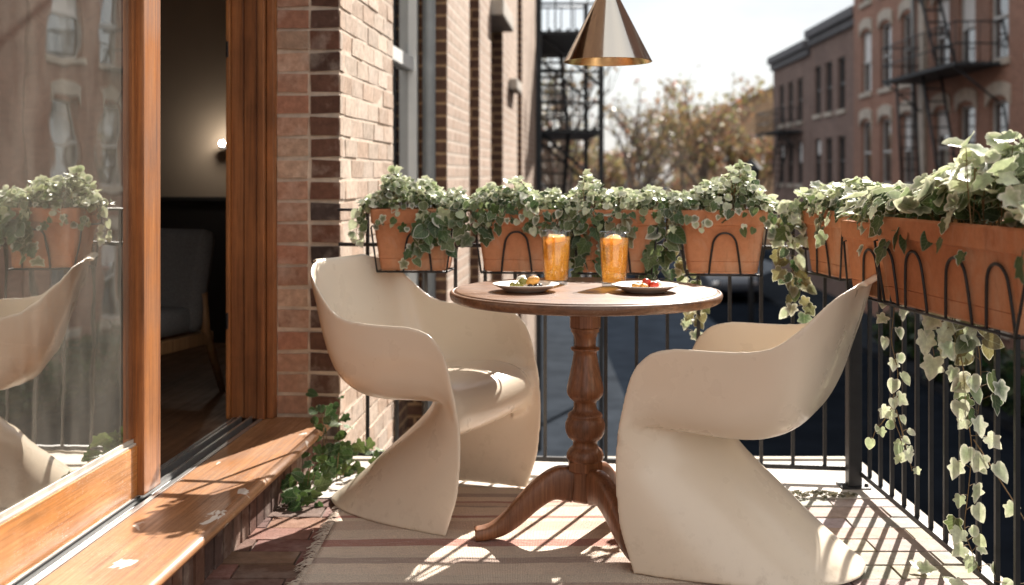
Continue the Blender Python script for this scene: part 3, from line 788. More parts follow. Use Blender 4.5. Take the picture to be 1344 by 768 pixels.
# ------------------------------------------------------------------ chairs: one moulded shell, cut into seat, shell and base
def make_chair_meshes():
    # centre line P(x,z), rim R(x,z,y)
    P = [(0.020, 0.330), (0.010, 0.358), (-0.045, 0.378), (-0.13, 0.376), (-0.24, 0.370), (-0.335, 0.376), (-0.415, 0.415), (-0.472, 0.505), (-0.510, 0.61), (-0.537, 0.70), (-0.552, 0.770), (-0.565, 0.787), (-0.582, 0.781)]
    Q = [(0.048, 0.365, 0.2865), (0.014, 0.515, 0.290), (-0.035, 0.588, 0.290), (-0.115, 0.615, 0.292), (-0.21, 0.617, 0.292), (-0.30, 0.619, 0.290), (-0.378, 0.637, 0.285), (-0.445, 0.690, 0.270), (-0.507, 0.752, 0.240), (-0.542, 0.778, 0.190), (-0.556, 0.785, 0.155), (-0.567, 0.789, 0.140), (-0.584, 0.783, 0.140)]
    NV, NU = 84, 26
    b = MB(); lab = []
    rows = []
    for j in range(NV + 1):
        t = (len(P) - 1) * j / NV
        px_, pz = cr(P, t); qx, qz, qy = cr(Q, t)
        # exponent: boxy side walls at the arms, round at the back
        n = 6.2 if t < 4.0 else max(2.3, 6.2 - (t - 4.0) * 1.1)
        row = []
        for i in range(-NU, NU + 1):
            th = abs(i) / NU * math.pi / 2
            l = math.sin(th) ** (2 / n); h = 1 - max(0.0, math.cos(th)) ** (2 / n)
            sg = 1 if i >= 0 else -1
            flare = 1 + 0.018 * max(0, (th / (math.pi / 2) - 0.86) / 0.14) ** 2
            row.append(b.vert((px_ + (qx - px_) * h, sg * qy * l * flare, pz + (qz - pz) * h)))
            lab.append((b.v[-1], 2))
        rows.append(row)
    for A, B in zip(rows[:-1], rows[1:]):
        for k in range(2 * NU): b.face((A[k], A[k + 1], B[k + 1], B[k]))
    # raised seat pad with a rounded lip
    S = [(-0.032, 0.266), (0.014, 0.290), (0.030, 0.335), (0.020, 0.385), (-0.020, 0.416), (-0.09, 0.428), (-0.18, 0.424), (-0.24, 0.418), (-0.285, 0.413), (-0.315, 0.407), (-0.335, 0.403)]
    rows = []
    for j in range(49):
        t = (len(S) - 1) * j / 48; sx_, sz_ = cr(S, t); row = []
        for i in range(-20, 21):
            u = i / 20; dr = 0.032 * max(0, (abs(u) - 0.80) / 0.20) ** 2
            wd = 0.272 - 0.13 * max(0, (t - 5) / 5) - 0.012 * max(0, (2.5 - t) / 2.5)
            row.append(b.vert((sx_ - 0.3 * dr, u * wd, sz_ - dr + 0.010 * u * u)))
            lab.append((b.v[-1], 1))
        rows.append(row)
    for A, B in zip(rows[:-1], rows[1:]):
        for k in range(40): b.face((A[k], A[k + 1], B[k + 1], B[k]))
    # base skirt
    E = [(0.0, 0.004, 0.282), (0.12, 0.045, 0.283), (0.25, 0.056, 0.285), (0.33, 0.054, 0.286), (0.42, 0.038, 0.288)]
    D = [(0.0, 0.555), (0.015, 0.53), (0.09, 0.435), (0.17, 0.350), (0.24, 0.268), (0.31, 0.195), (0.36, 0.155), (0.42, 0.135)]
    def itp(T, z):
        for a, c in zip(T[:-1], T[1:]):
            if a[0] <= z <= c[0]:
                f = (z - a[0]) / (c[0] - a[0]); return [a[k] + (c[k] - a[k]) * f for k in range(1, len(a))]
        return list(T[-1][1:])
    def sm_itp(T, z, w=0.03):
        vs = [itp(T, min(max(z + w * q, 0), 0.42)) for q in (-1, -0.5, 0, 0.5, 1)]
        return [sum(v[k] for v in vs) / 5 for k in range(len(vs[0]))]
    rows = []; NZ = 40; NW = 40
    for j in range(NZ + 1):
        z = 0.41 * j / NZ
        ex, ey = sm_itp(E, z) if z > 0.03 else itp(E, z); (dd,) = sm_itp(D, z) if z > 0.03 else itp(D, z)
        n = 2.3 - 0.65 * min(1, z / 0.28)
        row = []
        for i in range(-NW, NW + 1):
            a = (i / NW) * math.pi / 2       # -90..90; ends are the front edges
            l = math.copysign(abs(math.sin(a)) ** (2 / n), a); h = math.cos(a) ** (2 / n) if abs(i) < NW else 0.0
            row.append(b.vert((ex - (ex + dd) * h, ey * l, z)))
            lab.append((b.v[-1], 0))
        rows.append(row)
    for A, B in zip(rows[:-1], rows[1:]):
        for k in range(2 * NW): b.face((A[k], A[k + 1], B[k + 1], B[k]))
    o = b.build('chair_tmp', None)
    m = o.modifiers.new('s', 'SOLIDIFY'); m.thickness = 0.009; m.offset = 0
    m = o.modifiers.new('r', 'REMESH'); m.mode = 'VOXEL'; m.voxel_size = 0.0037
    m = o.modifiers.new('k', 'SMOOTH'); m.factor = 0.5; m.iterations = 28
    dg = bpy.context.evaluated_depsgraph_get()
    me = bpy.data.meshes.new_from_object(o.evaluated_get(dg))
    bpy.data.objects.remove(o)
    nv = len(me.vertices)
    co = np.empty(nv * 3, dtype=np.float32); me.vertices.foreach_get('co', co); co = co.reshape(-1, 3)
    no = np.empty(nv * 3, dtype=np.float32); me.vertices.foreach_get('normal', no); no = no.reshape(-1, 3)
    co[:, 2] = np.maximum(co[:, 2], 0.001)
    kd = KDTree(len(lab))
    for i, (p, _) in enumerate(lab): kd.insert(p, i)
    kd.balance()
    vl = np.empty(nv, dtype=np.int32)
    for i in range(nv):
        vl[i] = lab[kd.find(co[i])[1]][1]
    faces = [tuple(p.vertices) for p in me.polygons]
    out = {}
    for L, name in ((0, 'base'), (1, 'seat'), (2, 'back_and_arms')):
        fs = [f for f in faces if sorted(vl[k] for k in f)[len(f) // 2] == L]
        used = sorted({k for f in fs for k in f}); mp = {k: i for i, k in enumerate(used)}
        me2 = bpy.data.meshes.new(name)
        me2.from_pydata([tuple(map(float, co[k])) for k in used], [], [tuple(mp[k] for k in f) for f in fs])
        me2.polygons.foreach_set('use_smooth', [True] * len(fs))
        me2.normals_split_custom_set_from_vertices([tuple(map(float, no[k])) for k in used])
        me2.materials.append(CHAIR); me2.update()
        out[name] = me2
    return out
CM = make_chair_meshes()
def make_chair(label, loc, fwd):
    c = thing('moulded_armchair', label, 'chair', loc, math.atan2(fwd[1], fwd[0]), 'cream moulded armchairs at the table')
    for name, me in CM.items():
        o = bpy.data.objects.new(name, me); COL.objects.link(o); o.parent = c
    return c
make_chair('cream moulded plastic armchair turned open side out beside the brick pier', (-0.075, 3.56, 0.0095), (0.90, -0.436))
make_chair('cream moulded plastic armchair showing its back and flared base near the corner post', (0.45, 3.25, 0.0095), (-0.90, 0.43))

# ------------------------------------------------------------------ tableware
TZ = TABLE_Z = 0.742
def glass(x, y, label):
    g = thing('drinking_glass', label, 'glass', (x, y, TZ + 0.0005), rng.uniform(0, 6), 'iced drinks on the table'); g.scale = (1.12, 1.12, 1.0)
    b = MB(); H = 0.163
    b.lathe([(0.0335, 0.013), (0.0418, H), (0.0412, H + 0.0012), (0.0402, H), (0.0322, 0.0135)], 48); b.build('wall', TUMBLER, g)
    b = MB(); b.tube([(0.0411 * math.cos(6.28318 * q / 48), 0.0411 * math.sin(6.28318 * q / 48), H + 0.0006) for q in range(48)], 0.0010, 6, closed=True); b.build('rim', BASEGLASS, g)
    b = MB(); b.lathe([(0.0, 0.0), (0.0315, 0.0), (0.0332, 0.002), (0.0336, 0.0128), (0.0, 0.0128)], 48); b.build('thick_base', BASEGLASS, g)
    b = MB(); top = 0.1455
    b.lathe([(0.0, 0.0145), (0.0315, 0.0145), (0.0388 - 0.0008, top), (0.0, top - 0.001)], 48); b.build('drink', DRINK, g)
    r_ = random.Random(int(x * 1000))
    for (cx, cy, cz, s) in ((-0.012, 0.008, top - 0.004, 0.014), (0.014, -0.012, top - 0.006, 0.0155), (0.006, 0.018, top - 0.010, 0.013)):
        mt = Matrix.Translation(V(cx, cy, cz)) @ Euler((r_.uniform(-.5, .5), r_.uniform(-.5, .5), r_.uniform(0, 3))).to_matrix().to_4x4()
        b = MB(); b.bbox((-s, -s, -s * 0.8), (s, s, s * 0.8), s * 0.45, mat=mt); b.build('ice_cube', ICE, g, True)
    b = MB()
    for k in range(260):
        a = r_.uniform(0, 6.28); z = r_.uniform(0.02, top - 0.012); rad = (0.0322 + 0.0062 * (z - 0.0145) / 0.12) * math.sqrt(r_.uniform(0.55, 0.93))
        b.ell((rad * math.cos(a), rad * math.sin(a), z), [r_.uniform(0.0005, 0.0011)] * 3, nu=6, nv=4)
    o = b.build('bubbles', ICE, g); o['kind'] = 'stuff'
    return g
glass(0.136, 3.44, 'tall tumbler of iced amber drink behind the plate of olives')
glass(0.308, 3.37, 'tall tumbler of iced amber drink behind the plate of tomatoes')

def plate(x, y, label):
    p = thing('plate', label, 'plate', (x, y, TZ + 0.0006), 0, 'plates of snacks on the table')
    b = MB()
    b.lathe([(0.0, 0.004), (0.045, 0.004), (0.058, 0.0065), (0.078, 0.0155), (0.0945, 0.0225), (0.0965, 0.0222), (0.097, 0.0205), (0.080, 0.0125), (0.060, 0.003), (0.055, 0.0), (0.050, 0.0), (0.048, 0.002), (0.0, 0.002)], 64)
    tag(p); o = b.build('dish', CERAMIC, p)
    return p
PL = (0.040, 3.235); PR = (0.382, 3.215)
plate(*PL, 'grey stoneware plate holding olives and a fried morsel')
plate(*PR, 'grey stoneware plate holding tomatoes and golden bites')
fz = TZ + 0.006
def morsel(name, label, cat, mat, c, r3, rot=(0, 0, 0), group=None, noise=0.06, seed=0):
    b = MB(); b.ell((0, 0, 0), r3, nu=18, nv=11, noise=noise, rnd=random.Random(seed))
    o = b.build(name, mat); o.location = c; o.rotation_euler = rot
    sub = o.modifiers.new('s', 'SUBSURF'); sub.levels = 1; sub.render_levels = 1
    return tag(o, label, cat, group)
for k, (dx, dy, r, mt_, nm_) in enumerate([(-0.035, 0.0, 0.011, OLIVE, 'g'), (-0.022, -0.016, 0.0115, OLIVE, 'g'), (-0.018, 0.012, 0.012, OLIVE, 'g'), (-0.008, -0.002, 0.012, OLIVE, 'g')]):
    morsel('green_olive', 'dull green olive heaped with others on the plate beside the fried morsel', 'olive', mt_, (PL[0] + dx, PL[1] + dy, fz + r * 0.9 + (0.012 if k == 3 else 0)), (r * 1.2, r, r * 0.95), (0, 0.2, k), 'green olives on the plate', 0.05, k)
morsel('cheese_curl', 'pale cream cheese curl resting on top of the green olives', 'cheese', CHEESE, (PL[0] - 0.014, PL[1] + 0.004, fz + 0.032), (0.015, 0.010, 0.006), (0.3, -0.3, 0.4), None, 0.08, 9)
morsel('croquette', 'golden fried croquette leaning on dark olives', 'croquette', GOLDFOOD, (PL[0] + 0.020, PL[1] - 0.004, fz + 0.025), (0.0215, 0.0135, 0.0135), (0, -0.25, 0.2), None, 0.07, 12)
for k, (dx, dy) in enumerate([(0.012, -0.018), (0.030, -0.014), (0.040, 0.004)]):
    morsel('black_olive', 'shiny black olive under the golden croquette', 'olive', DARKOLIVE, (PL[0] + dx, PL[1] + dy, fz + 0.008), (0.0095, 0.009, 0.0085), (0, 0, k), 'black olives on the plate', 0.03, 30 + k)
for k, (dx, dy, s) in enumerate([(-0.026, -0.012, 0.0125), (-0.012, 0.006, 0.012), (-0.004, -0.014, 0.0125)]):
    morsel('golden_bite', 'golden roasted bite on the plate beside the tomatoes', 'snack', GOLDFOOD, (PR[0] + dx, PR[1] + dy, fz + s * 0.8), (s * 1.25, s, s * 0.85), (0.1 * k, 0.2, k * 0.8), 'golden bites on the plate', 0.1, 50 + k)
morsel('tomato_piece', 'long red tomato wedge leaning up in the middle of the plate', 'tomato', TOMATO, (PR[0] + 0.008, PR[1] + 0.006, fz + 0.018), (0.018, 0.011, 0.012), (0, 0.7, 0.3), None, 0.03, 61)
morsel('tomato_piece', 'short round red tomato piece beside the white cheese', 'tomato', TOMATO, (PR[0] + 0.026, PR[1] - 0.010, fz + 0.013), (0.0145, 0.0125, 0.0125), (0, 0.2, 0.3), None, 0.03, 62)
morsel('cheese_piece', 'white cheese piece behind the round tomato', 'cheese', CHEESE, (PR[0] + 0.036, PR[1] + 0.006, fz + 0.014), (0.014, 0.013, 0.013), (0.1, 0, 0.5), None, 0.06, 63)
morsel('cheese_piece', 'white cheese piece behind the golden bites', 'cheese', CHEESE, (PR[0] - 0.010, PR[1] + 0.020, fz + 0.012), (0.020, 0.012, 0.012), (0.1, 0, 0.2), None, 0.06, 64)

# ------------------------------------------------------------------ pendant lamp
lamp = thing('pendant_lamp', 'brushed metal cone pendant lamp with brass inside hanging over the table', 'lamp', (0.283, 3.30, 1.413))
b = MB(); RL = 0.1305
b.lathe([(RL, 0.0), (0.012, 0.232)], 96); sh = b.build('shade', STEEL, lamp)
b = MB(); b.lathe([(RL - 0.0022, 0.0008), (0.011, 0.2285)], 96); b.lathe([(RL, 0.0), (RL - 0.0011, -0.0012), (RL - 0.0022, 0.0008)], 96); b.build('shade_lining', BRASS, lamp)
b = MB(); b.lathe([(0.0, 0.262), (0.010, 0.260), (0.0125, 0.232), (0.0, 0.228)], 24); b.build('cap', BRASS, lamp)
b = MB(); b.tube([(0, 0, 0.258), (0, 0, 1.42)], 0.0028, 8); b.build('cord', RUBBER, lamp)
b = MB(); b.lathe([(0.0, 0.20), (0.012, 0.2), (0.012, 0.16), (0.0, 0.16)], 16); b.ell((0, 0, 0.125), (0.028, 0.028, 0.036)); b.build('bulb', WHITE_PAINT, lamp)
b = MB(); b.tube([(0, 0, 1.42), (-0.45, 0.62, 1.42), (-0.93, 1.30, 1.42)], 0.009, 10); b.build('arm', IRON, lamp)

# ------------------------------------------------------------------ railings
TOPZ = 0.955
A_ = V(-0.640, 4.128, 0); B_ = V(1.205, 3.905, 0); C_ = V(1.213, 0.6, 0)
def rail(label, p, q, name='iron_railing'):
    t = thing(name, label, 'railing', (0, 0, 0))
    d = (q - p); L = d.length; d.normalize(); ang = math.atan2(d.y, d.x)
    M = Matrix.Translation(p) @ Matrix.Rotation(ang, 4, 'Z')
    b = MB(); b.bbox((0, -0.018, TOPZ - 0.010), (L, 0.018, TOPZ), 0.002, mat=M); b.build('top_rail', IRON, t)
    b = MB(); b.bbox((0, -0.010, 0.045), (L, 0.010, 0.062), 0.002, mat=M); b.build('bottom_rail', IRON, t)
    b = MB(); b.bbox((0, -0.006, 0.815), (L, 0.006, 0.829), 0.002, mat=M); b.build('upper_rail', IRON, t)
    n = int(L / 0.1075)
    for k in range(1, n):
        x = L * k / n
        b = MB(); b.box((x - 0.006, -0.0058, 0.062), (x + 0.006, 0.0058, TOPZ - 0.010), mat=M); b.build('baluster', IRON, t)
    return t
rail('black iron balcony railing along the back below the four short planters', A_, B_)
rail('black iron balcony railing running toward the viewer below the long planters', B_ + V(0.0, -0.03, 0), C_)
post = thing('railing_post', 'thick black square corner post bolted to the balcony floor', 'post', (1.178, 3.855, 0))
b = MB(); b.bbox((-0.023, -0.023, 0.008), (0.023, 0.023, 0.99), 0.003); b.build('post', IRON, post)
b = MB(); b.bbox((-0.05, -0.04, 0.004), (0.05, 0.04, 0.010), 0.002)
for sx in (-1, 1): b.lathe([(0.0, 0.02), (0.007, 0.018), (0.008, 0.010)], 8, cx=sx * 0.038, cy=-0.02)
b.build('base_plate', IRON, post)

# ------------------------------------------------------------------ planters, baskets, ivy
PH = 0.215
def make_planter(L, W, label, loc, rz, hoops, group='terracotta planters on the railing'):
    p = thing('planter', label, 'planter', loc, rz, group)
    b = MB(); ft, fw = 0.78, 0.74
    def ring(lx, wy, z, r=0.016):
        pts = []
        for (sx, sy, a0) in ((1, 1, 0), (-1, 1, 90), (-1, -1, 180), (1, -1, 270)):
            for k in range(5):
                a = R(a0 + 22.5 * k)
                pts.append(b.vert((sx * (lx / 2 - r) + r * math.cos(a), sy * (wy / 2 - r) + r * math.sin(a), z)))
        return pts
    def f(z): return z / (PH - 0.05)
    def dims(t): return L * (ft + (0.935 - ft) * t), W * (fw + (0.86 - fw) * t)
    rings = []
    l0, w0 = dims(0)
    rings.append(ring(l0 - 0.012, w0 - 0.012, 0.0)); rings.append(ring(l0, w0, 0.006))
    l1, w1 = dims(0.24); rings.append(ring(l1, w1, 0.0395)); rings.append(ring(l1 - 0.004, w1 - 0.004, 0.041)); rings.append(ring(l1 + 0.0005, w1 + 0.0005, 0.0425))
    l2, w2 = dims(0.98); rings.append(ring(l2, w2, PH - 0.056)); rings.append(ring(l2 + 0.002, w2 + 0.002, PH - 0.053))
    rings.append(ring(L * 0.975, W * 0.965, PH - 0.050)); rings.append(ring(L * 0.985, W * 0.98, PH - 0.045)); rings.append(ring(L, W, PH - 0.006)); rings.append(ring(L - 0.006, W - 0.006, PH))
    rings.append(ring(L - 0.026, W - 0.026, PH)); rings.append(ring(L - 0.034, W - 0.034, PH - 0.006)); rings.append(ring(L - 0.05, W - 0.05, PH - 0.03))
    n = len(rings[0])
    for A, B in zip(rings[:-1], rings[1:]):
        for k in range(n): b.face((A[k], A[(k + 1) % n], B[(k + 1) % n], B[k]), None, True)
    b.face(rings[0][::-1])
    pot = b.build('pot', TERRA, p)
    bm = bmesh.new(); bm.from_mesh(pot.data); bm.free()
    m_ = pot.modifiers.new('e', 'EDGE_SPLIT'); m_.split_angle = R(28)
    b = MB(); b.bbox((-(L - 0.042) / 2, -(W - 0.042) / 2, PH - 0.045), ((L - 0.042) / 2, (W - 0.042) / 2, PH - 0.016), 0.004); b.build('soil', SOIL, p)
    # wire basket
    k_ = thing('planter_basket', label.replace('terracotta planter', 'wire basket under the terracotta planter') if len(label.split()) < 10 else label, 'wire basket', loc, rz, 'black wire baskets on the railing')
    b = MB(); gx, gy = l0 / 2 + 0.008, w0 / 2 + 0.008
    b.tube([(gx, gy, -0.004), (-gx, gy, -0.004), (-gx, -gy, -0.004), (gx, -gy, -0.004)], 0.0036, 8, closed=True)
    for x in (-gx * 0.5, gx * 0.5): b.tube([(x, -gy, -0.0045), (x, gy, -0.0045)], 0.003, 6)
    # side wires that climb the ends and hook over the rail behind
    for s in (-1, 1):
        lx, wy = dims(0.95)
        b.tube([(s * gx, gy, -0.004), (s * (lx / 2 + 0.008), wy / 2 + 0.010, 0.15), (s * (lx / 2 + 0.004), wy / 2 + 0.024, PH - 0.012), (s * (lx / 2 - 0.0), wy / 2 + 0.05, PH - 0.006)], 0.0034, 7)
        b.tube([(s * gx, -gy, -0.004), (s * (lx / 2 + 0.007), -wy / 2 + 0.0, 0.150), (s * (lx / 2 + 0.006), -wy / 2 + 0.014, 0.154), (s * (lx / 2 + 0.006), wy / 2, 0.152)], 0.0034, 7)
    b.build('wire_frame', IRON, k_)
    for (hx, hw) in hoops:
        pts = []; hz = 0.138
        for a, zz in ((-1, -0.004), (-0.93, 0.035), (-0.80, 0.085), (-0.66, 0.115), (-0.36, 0.133), (0, hz), (0.36, 0.133), (0.66, 0.115), (0.80, 0.085), (0.93, 0.035), (1, -0.004)):
            t = max(0, zz) / (PH - 0.05); _, wy = dims(t)
            pts.append((hx + a * hw / 2, -(wy / 2 + 0.0065), zz))
        hp = spline(pts, 33); b = MB(); b.tube(hp, 0.0036, 8); b.build('hoop', IRON, k_)
    return p, k_

IVY = [(0.0, 0.0), (0.20, -0.13), (0.40, -0.06), (0.43, 0.12), (0.36, 0.24), (0.52, 0.40), (0.50, 0.50), (0.30, 0.58), (0.17, 0.82), (0.0, 1.0)]
HEART = [(0.0, 0.0), (0.16, -0.10), (0.34, -0.04), (0.44, 0.14), (0.45, 0.30), (0.41, 0.48), (0.32, 0.64), (0.20, 0.80), (0.08, 0.93), (0.0, 1.0)]
ROUND = [(0.0, 0.02), (0.20, -0.04), (0.38, 0.06), (0.48, 0.25), (0.50, 0.42), (0.46, 0.60), (0.36, 0.76), (0.22, 0.88), (0.10, 0.94), (0.0, 0.96)]
CREAM = [(0.87, 0.87, 0.77), (0.84, 0.85, 0.72), (0.88, 0.88, 0.80)]
PALEG = [(0.55, 0.62, 0.42), (0.46, 0.54, 0.35), (0.64, 0.70, 0.53), (0.36, 0.45, 0.27)]
DEEPG = [(0.045, 0.095, 0.028), (0.065, 0.115, 0.03), (0.035, 0.075, 0.026), (0.10, 0.14, 0.045)]
BRONZ = [(0.16, 0.13, 0.05), (0.22, 0.19, 0.08), (0.12, 0.12, 0.045)]
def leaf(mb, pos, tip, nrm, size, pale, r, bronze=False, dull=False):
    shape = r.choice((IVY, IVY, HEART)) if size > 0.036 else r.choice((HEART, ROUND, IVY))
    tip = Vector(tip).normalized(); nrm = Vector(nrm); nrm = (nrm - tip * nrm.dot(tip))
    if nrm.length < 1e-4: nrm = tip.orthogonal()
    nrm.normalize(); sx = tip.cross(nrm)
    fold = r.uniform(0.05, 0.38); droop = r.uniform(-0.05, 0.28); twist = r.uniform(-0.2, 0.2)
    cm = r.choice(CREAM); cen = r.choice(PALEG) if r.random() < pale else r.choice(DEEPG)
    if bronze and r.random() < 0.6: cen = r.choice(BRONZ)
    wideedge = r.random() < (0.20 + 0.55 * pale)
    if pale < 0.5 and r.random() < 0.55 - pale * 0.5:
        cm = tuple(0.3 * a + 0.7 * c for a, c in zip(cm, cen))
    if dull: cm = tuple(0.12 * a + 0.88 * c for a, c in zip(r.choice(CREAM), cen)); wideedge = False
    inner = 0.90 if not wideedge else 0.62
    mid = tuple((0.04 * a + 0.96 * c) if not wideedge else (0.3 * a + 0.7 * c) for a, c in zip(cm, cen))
    wx = r.uniform(0.85, 1.1)
    def P(x, y, wav=0):
        z = abs(x) * fold - droop * y * y * 0.6 + twist * x * y + wav
        return Vector(pos) + (sx * (x * wx) + tip * y + nrm * z) * size
    full = [(x, y) for x, y in shape] + [(-x, y) for x, y in shape[-2:0:-1]]
    n = len(full)
    o = [mb.vert(P(x, y, r.uniform(-0.035, 0.035)), cm) for x, y in full]
    cxy = (0, 0.30)
    inn = [mb.vert(P(cxy[0] + (x - cxy[0]) * inner, cxy[1] + (y - cxy[1]) * inner, 0), mid) for x, y in full]
    ctr = mb.vert(P(0, 0.3, -0.02), tuple(0.95 * a + 0.05 * c for a, c in zip(cen, cm)))
    uo = [(x + 0.5, y) for x, y in full]; ui = [(0.5 + x * inner, 0.3 + (y - 0.3) * inner) for x, y in full]
    for k in range(n):
        j = (k + 1) % n
        mb.face((o[k], o[j], inn[j], inn[k]), (uo[k], uo[j], ui[j], ui[k]), True)
        mb.face((inn[k], inn[j], ctr), (ui[k], ui[j], (0.5, 0.3)), True)

def make_ivy(label, loc, rz, L, W, n, hgt, smin, smax, seed, vines=(), front=0.25, peak=None, end_over=0.03):
    """plant with a mound of leaves over the rim (local z=0 is the rim) and hanging strands"""
    t = thing('ivy_plant', label, 'ivy', (loc[0], loc[1], loc[2] + PH - 0.02), rz, 'variegated ivy in the railing planters')
    r = random.Random(seed); fo = MB(); st = MB()
    ph = [r.uniform(0, 6.28) for _ in range(4)]
    def H(x):
        u = x / L
        h = hgt * (0.72 + 0.20 * math.sin(u * 7 + ph[0]) + 0.16 * math.sin(u * 15 + ph[1]))
        if peak: h += peak[1] * math.exp(-((u - peak[0]) / 0.22) ** 2)
        return h * (1 - 0.45 * max(0, (abs(u) - 0.36) / 0.16))
    for k in range(n):
        mode = r.random()
        x = r.uniform(-L / 2 - end_over, L / 2 + end_over)
        y = r.gauss(0, W * 0.28); h = H(x)
        y = max(-W * 0.50, min(W * 0.62, y))
        if mode < front:       # fronts that spill over the rim
            y = -W / 2 - r.uniform(-0.012, 0.035); zz = r.uniform(-0.045, 0.05); pale = 0.22
            nrm = V(r.uniform(-.5, .5), -1.0, r.uniform(-0.1, 0.7)); tip = V(r.uniform(-.7, .7), -0.3, -1.0 + r.uniform(-0.2, .5))
        else:
            q = r.random() ** 0.65
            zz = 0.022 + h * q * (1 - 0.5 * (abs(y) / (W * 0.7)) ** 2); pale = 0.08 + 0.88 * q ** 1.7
            a = r.uniform(0, 6.28)
            nrm = V(x / L * 0.7 + r.gauss(0, .5), y / W * 1.2 - 0.45 * (1 - q) - 0.25 + r.gauss(0, .5), 0.25 + 0.75 * q + r.uniform(-.3, .3))
            tip = V(math.cos(a), math.sin(a) - 0.2, r.uniform(-0.8, 0.7))
        s = smin + (smax - smin) * r.random() ** 1.6
        pos = V(x, y, zz)
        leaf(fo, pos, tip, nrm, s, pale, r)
        if k % 7 == 0:
            root = V(x * 0.8 + r.uniform(-.02, .02), y * 0.4, -0.005)
            st.tube([root, (root + pos) / 2 + V(r.uniform(-.015, .015), r.uniform(-.015, .015), 0.015), pos], [0.0016, 0.0013, 0.0008], 5, caps=False)
    st.tube([(-L * 0.5, 0, -0.006), (0, 0.01, 0.004), (L * 0.5, 0, -0.006)], 0.002, 5)
    # a few tall leaves on their own stalks
    for k in range(max(4, int(L * 18))):
        x = r.uniform(-L / 2, L / 2); h = H(x) + r.uniform(0.0, 0.025); y = r.gauss(0, W * 0.2)
        top = V(x, y, h); root = V(x + r.uniform(-.03, .03), y, 0.01)
        st.tube([root, (root + top) / 2 + V(r.uniform(-.01, .01), 0, 0), top], [0.0016, 0.0013, 0.0009], 5, caps=False)
        for m_ in range(2):
            leaf(fo, top, V(r.uniform(-1, 1), r.uniform(-1, .3), r.uniform(-.1, .6)), V(r.uniform(-.4, .4), -0.7, 0.8), r.uniform(smin, smin * .35 + smax * .65) * 1.1, 0.95, r)
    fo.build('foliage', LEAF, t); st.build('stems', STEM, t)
    inv = (Matrix.Translation(t.location) @ Matrix.Rotation(rz, 4, 'Z')).inverted()
    for (path, dens, s0, s1, pale, bz, spread) in vines:     # world paths
        vf = MB(); pts = spline([tuple(inv @ Vector(p)) for p in path], 60)
        vs = MB(); vs.tube(pts, [0.0017 - 0.0009 * i / 59 for i in range(60)], 5)
        length = sum((b_ - a_).length for a_, b_ in zip(pts[:-1], pts[1:]))
        nl = int(length * dens)
        invr = inv.to_3x3()
        for k in range(nl):
            f = (k + r.uniform(0.1, 0.9)) / nl * 58; i = int(f); p = pts[i].lerp(pts[i + 1], f - i)
            side = 1 if k % 2 else -1
            sz = (s0 + (s1 - s0) * f / 58) * r.uniform(0.75, 1.2)
            off = invr @ V(side * r.uniform(0.2, 1.0) * spread, r.uniform(-0.8, 0.2) * spread, r.uniform(-0.2, 0.6) * spread)
            q = p + off
            vs.tube([p, p + off * 0.6 + V(0, 0, 0.003), q], 0.0008, 4, caps=False)
            tip = invr @ V(side * r.uniform(0.0, 0.8), r.uniform(-0.4, 0.1), -0.8 + r.uniform(-.3, .6))
            nrm = invr @ V(r.uniform(-.6, .6) + 0.1, -1.0, r.uniform(0.0, 0.9))
            leaf(vf, q, tip, nrm, sz, pale, r, bz)
        o = vf.build('trailing_leaves', LEAF, t); vs.build('vine_stem', STEM, t)
    return t

def on_back(px_t):   # a point along the back rail, t from 0 at the pier to 1 at the corner, in front of it
    d = (B_ - A_).normalized(); nrm = V(d.y, -d.x, 0)
    return A_ + d * px_t, nrm, math.atan2(d.y, d.x)
def vdown(x, y, z0, z1, wob=0.03, seed=0, n=6, dx=0.0, dy=0.0):
    r = random.Random(seed)
    return [(x + dx * k / (n - 1) + (r.uniform(-wob, wob) if k else 0), y + dy * k / (n - 1) + (r.uniform(-wob * .4, wob * .4) if k else 0), z0 + (z1 - z0) * k / (n - 1)) for k in range(n)]

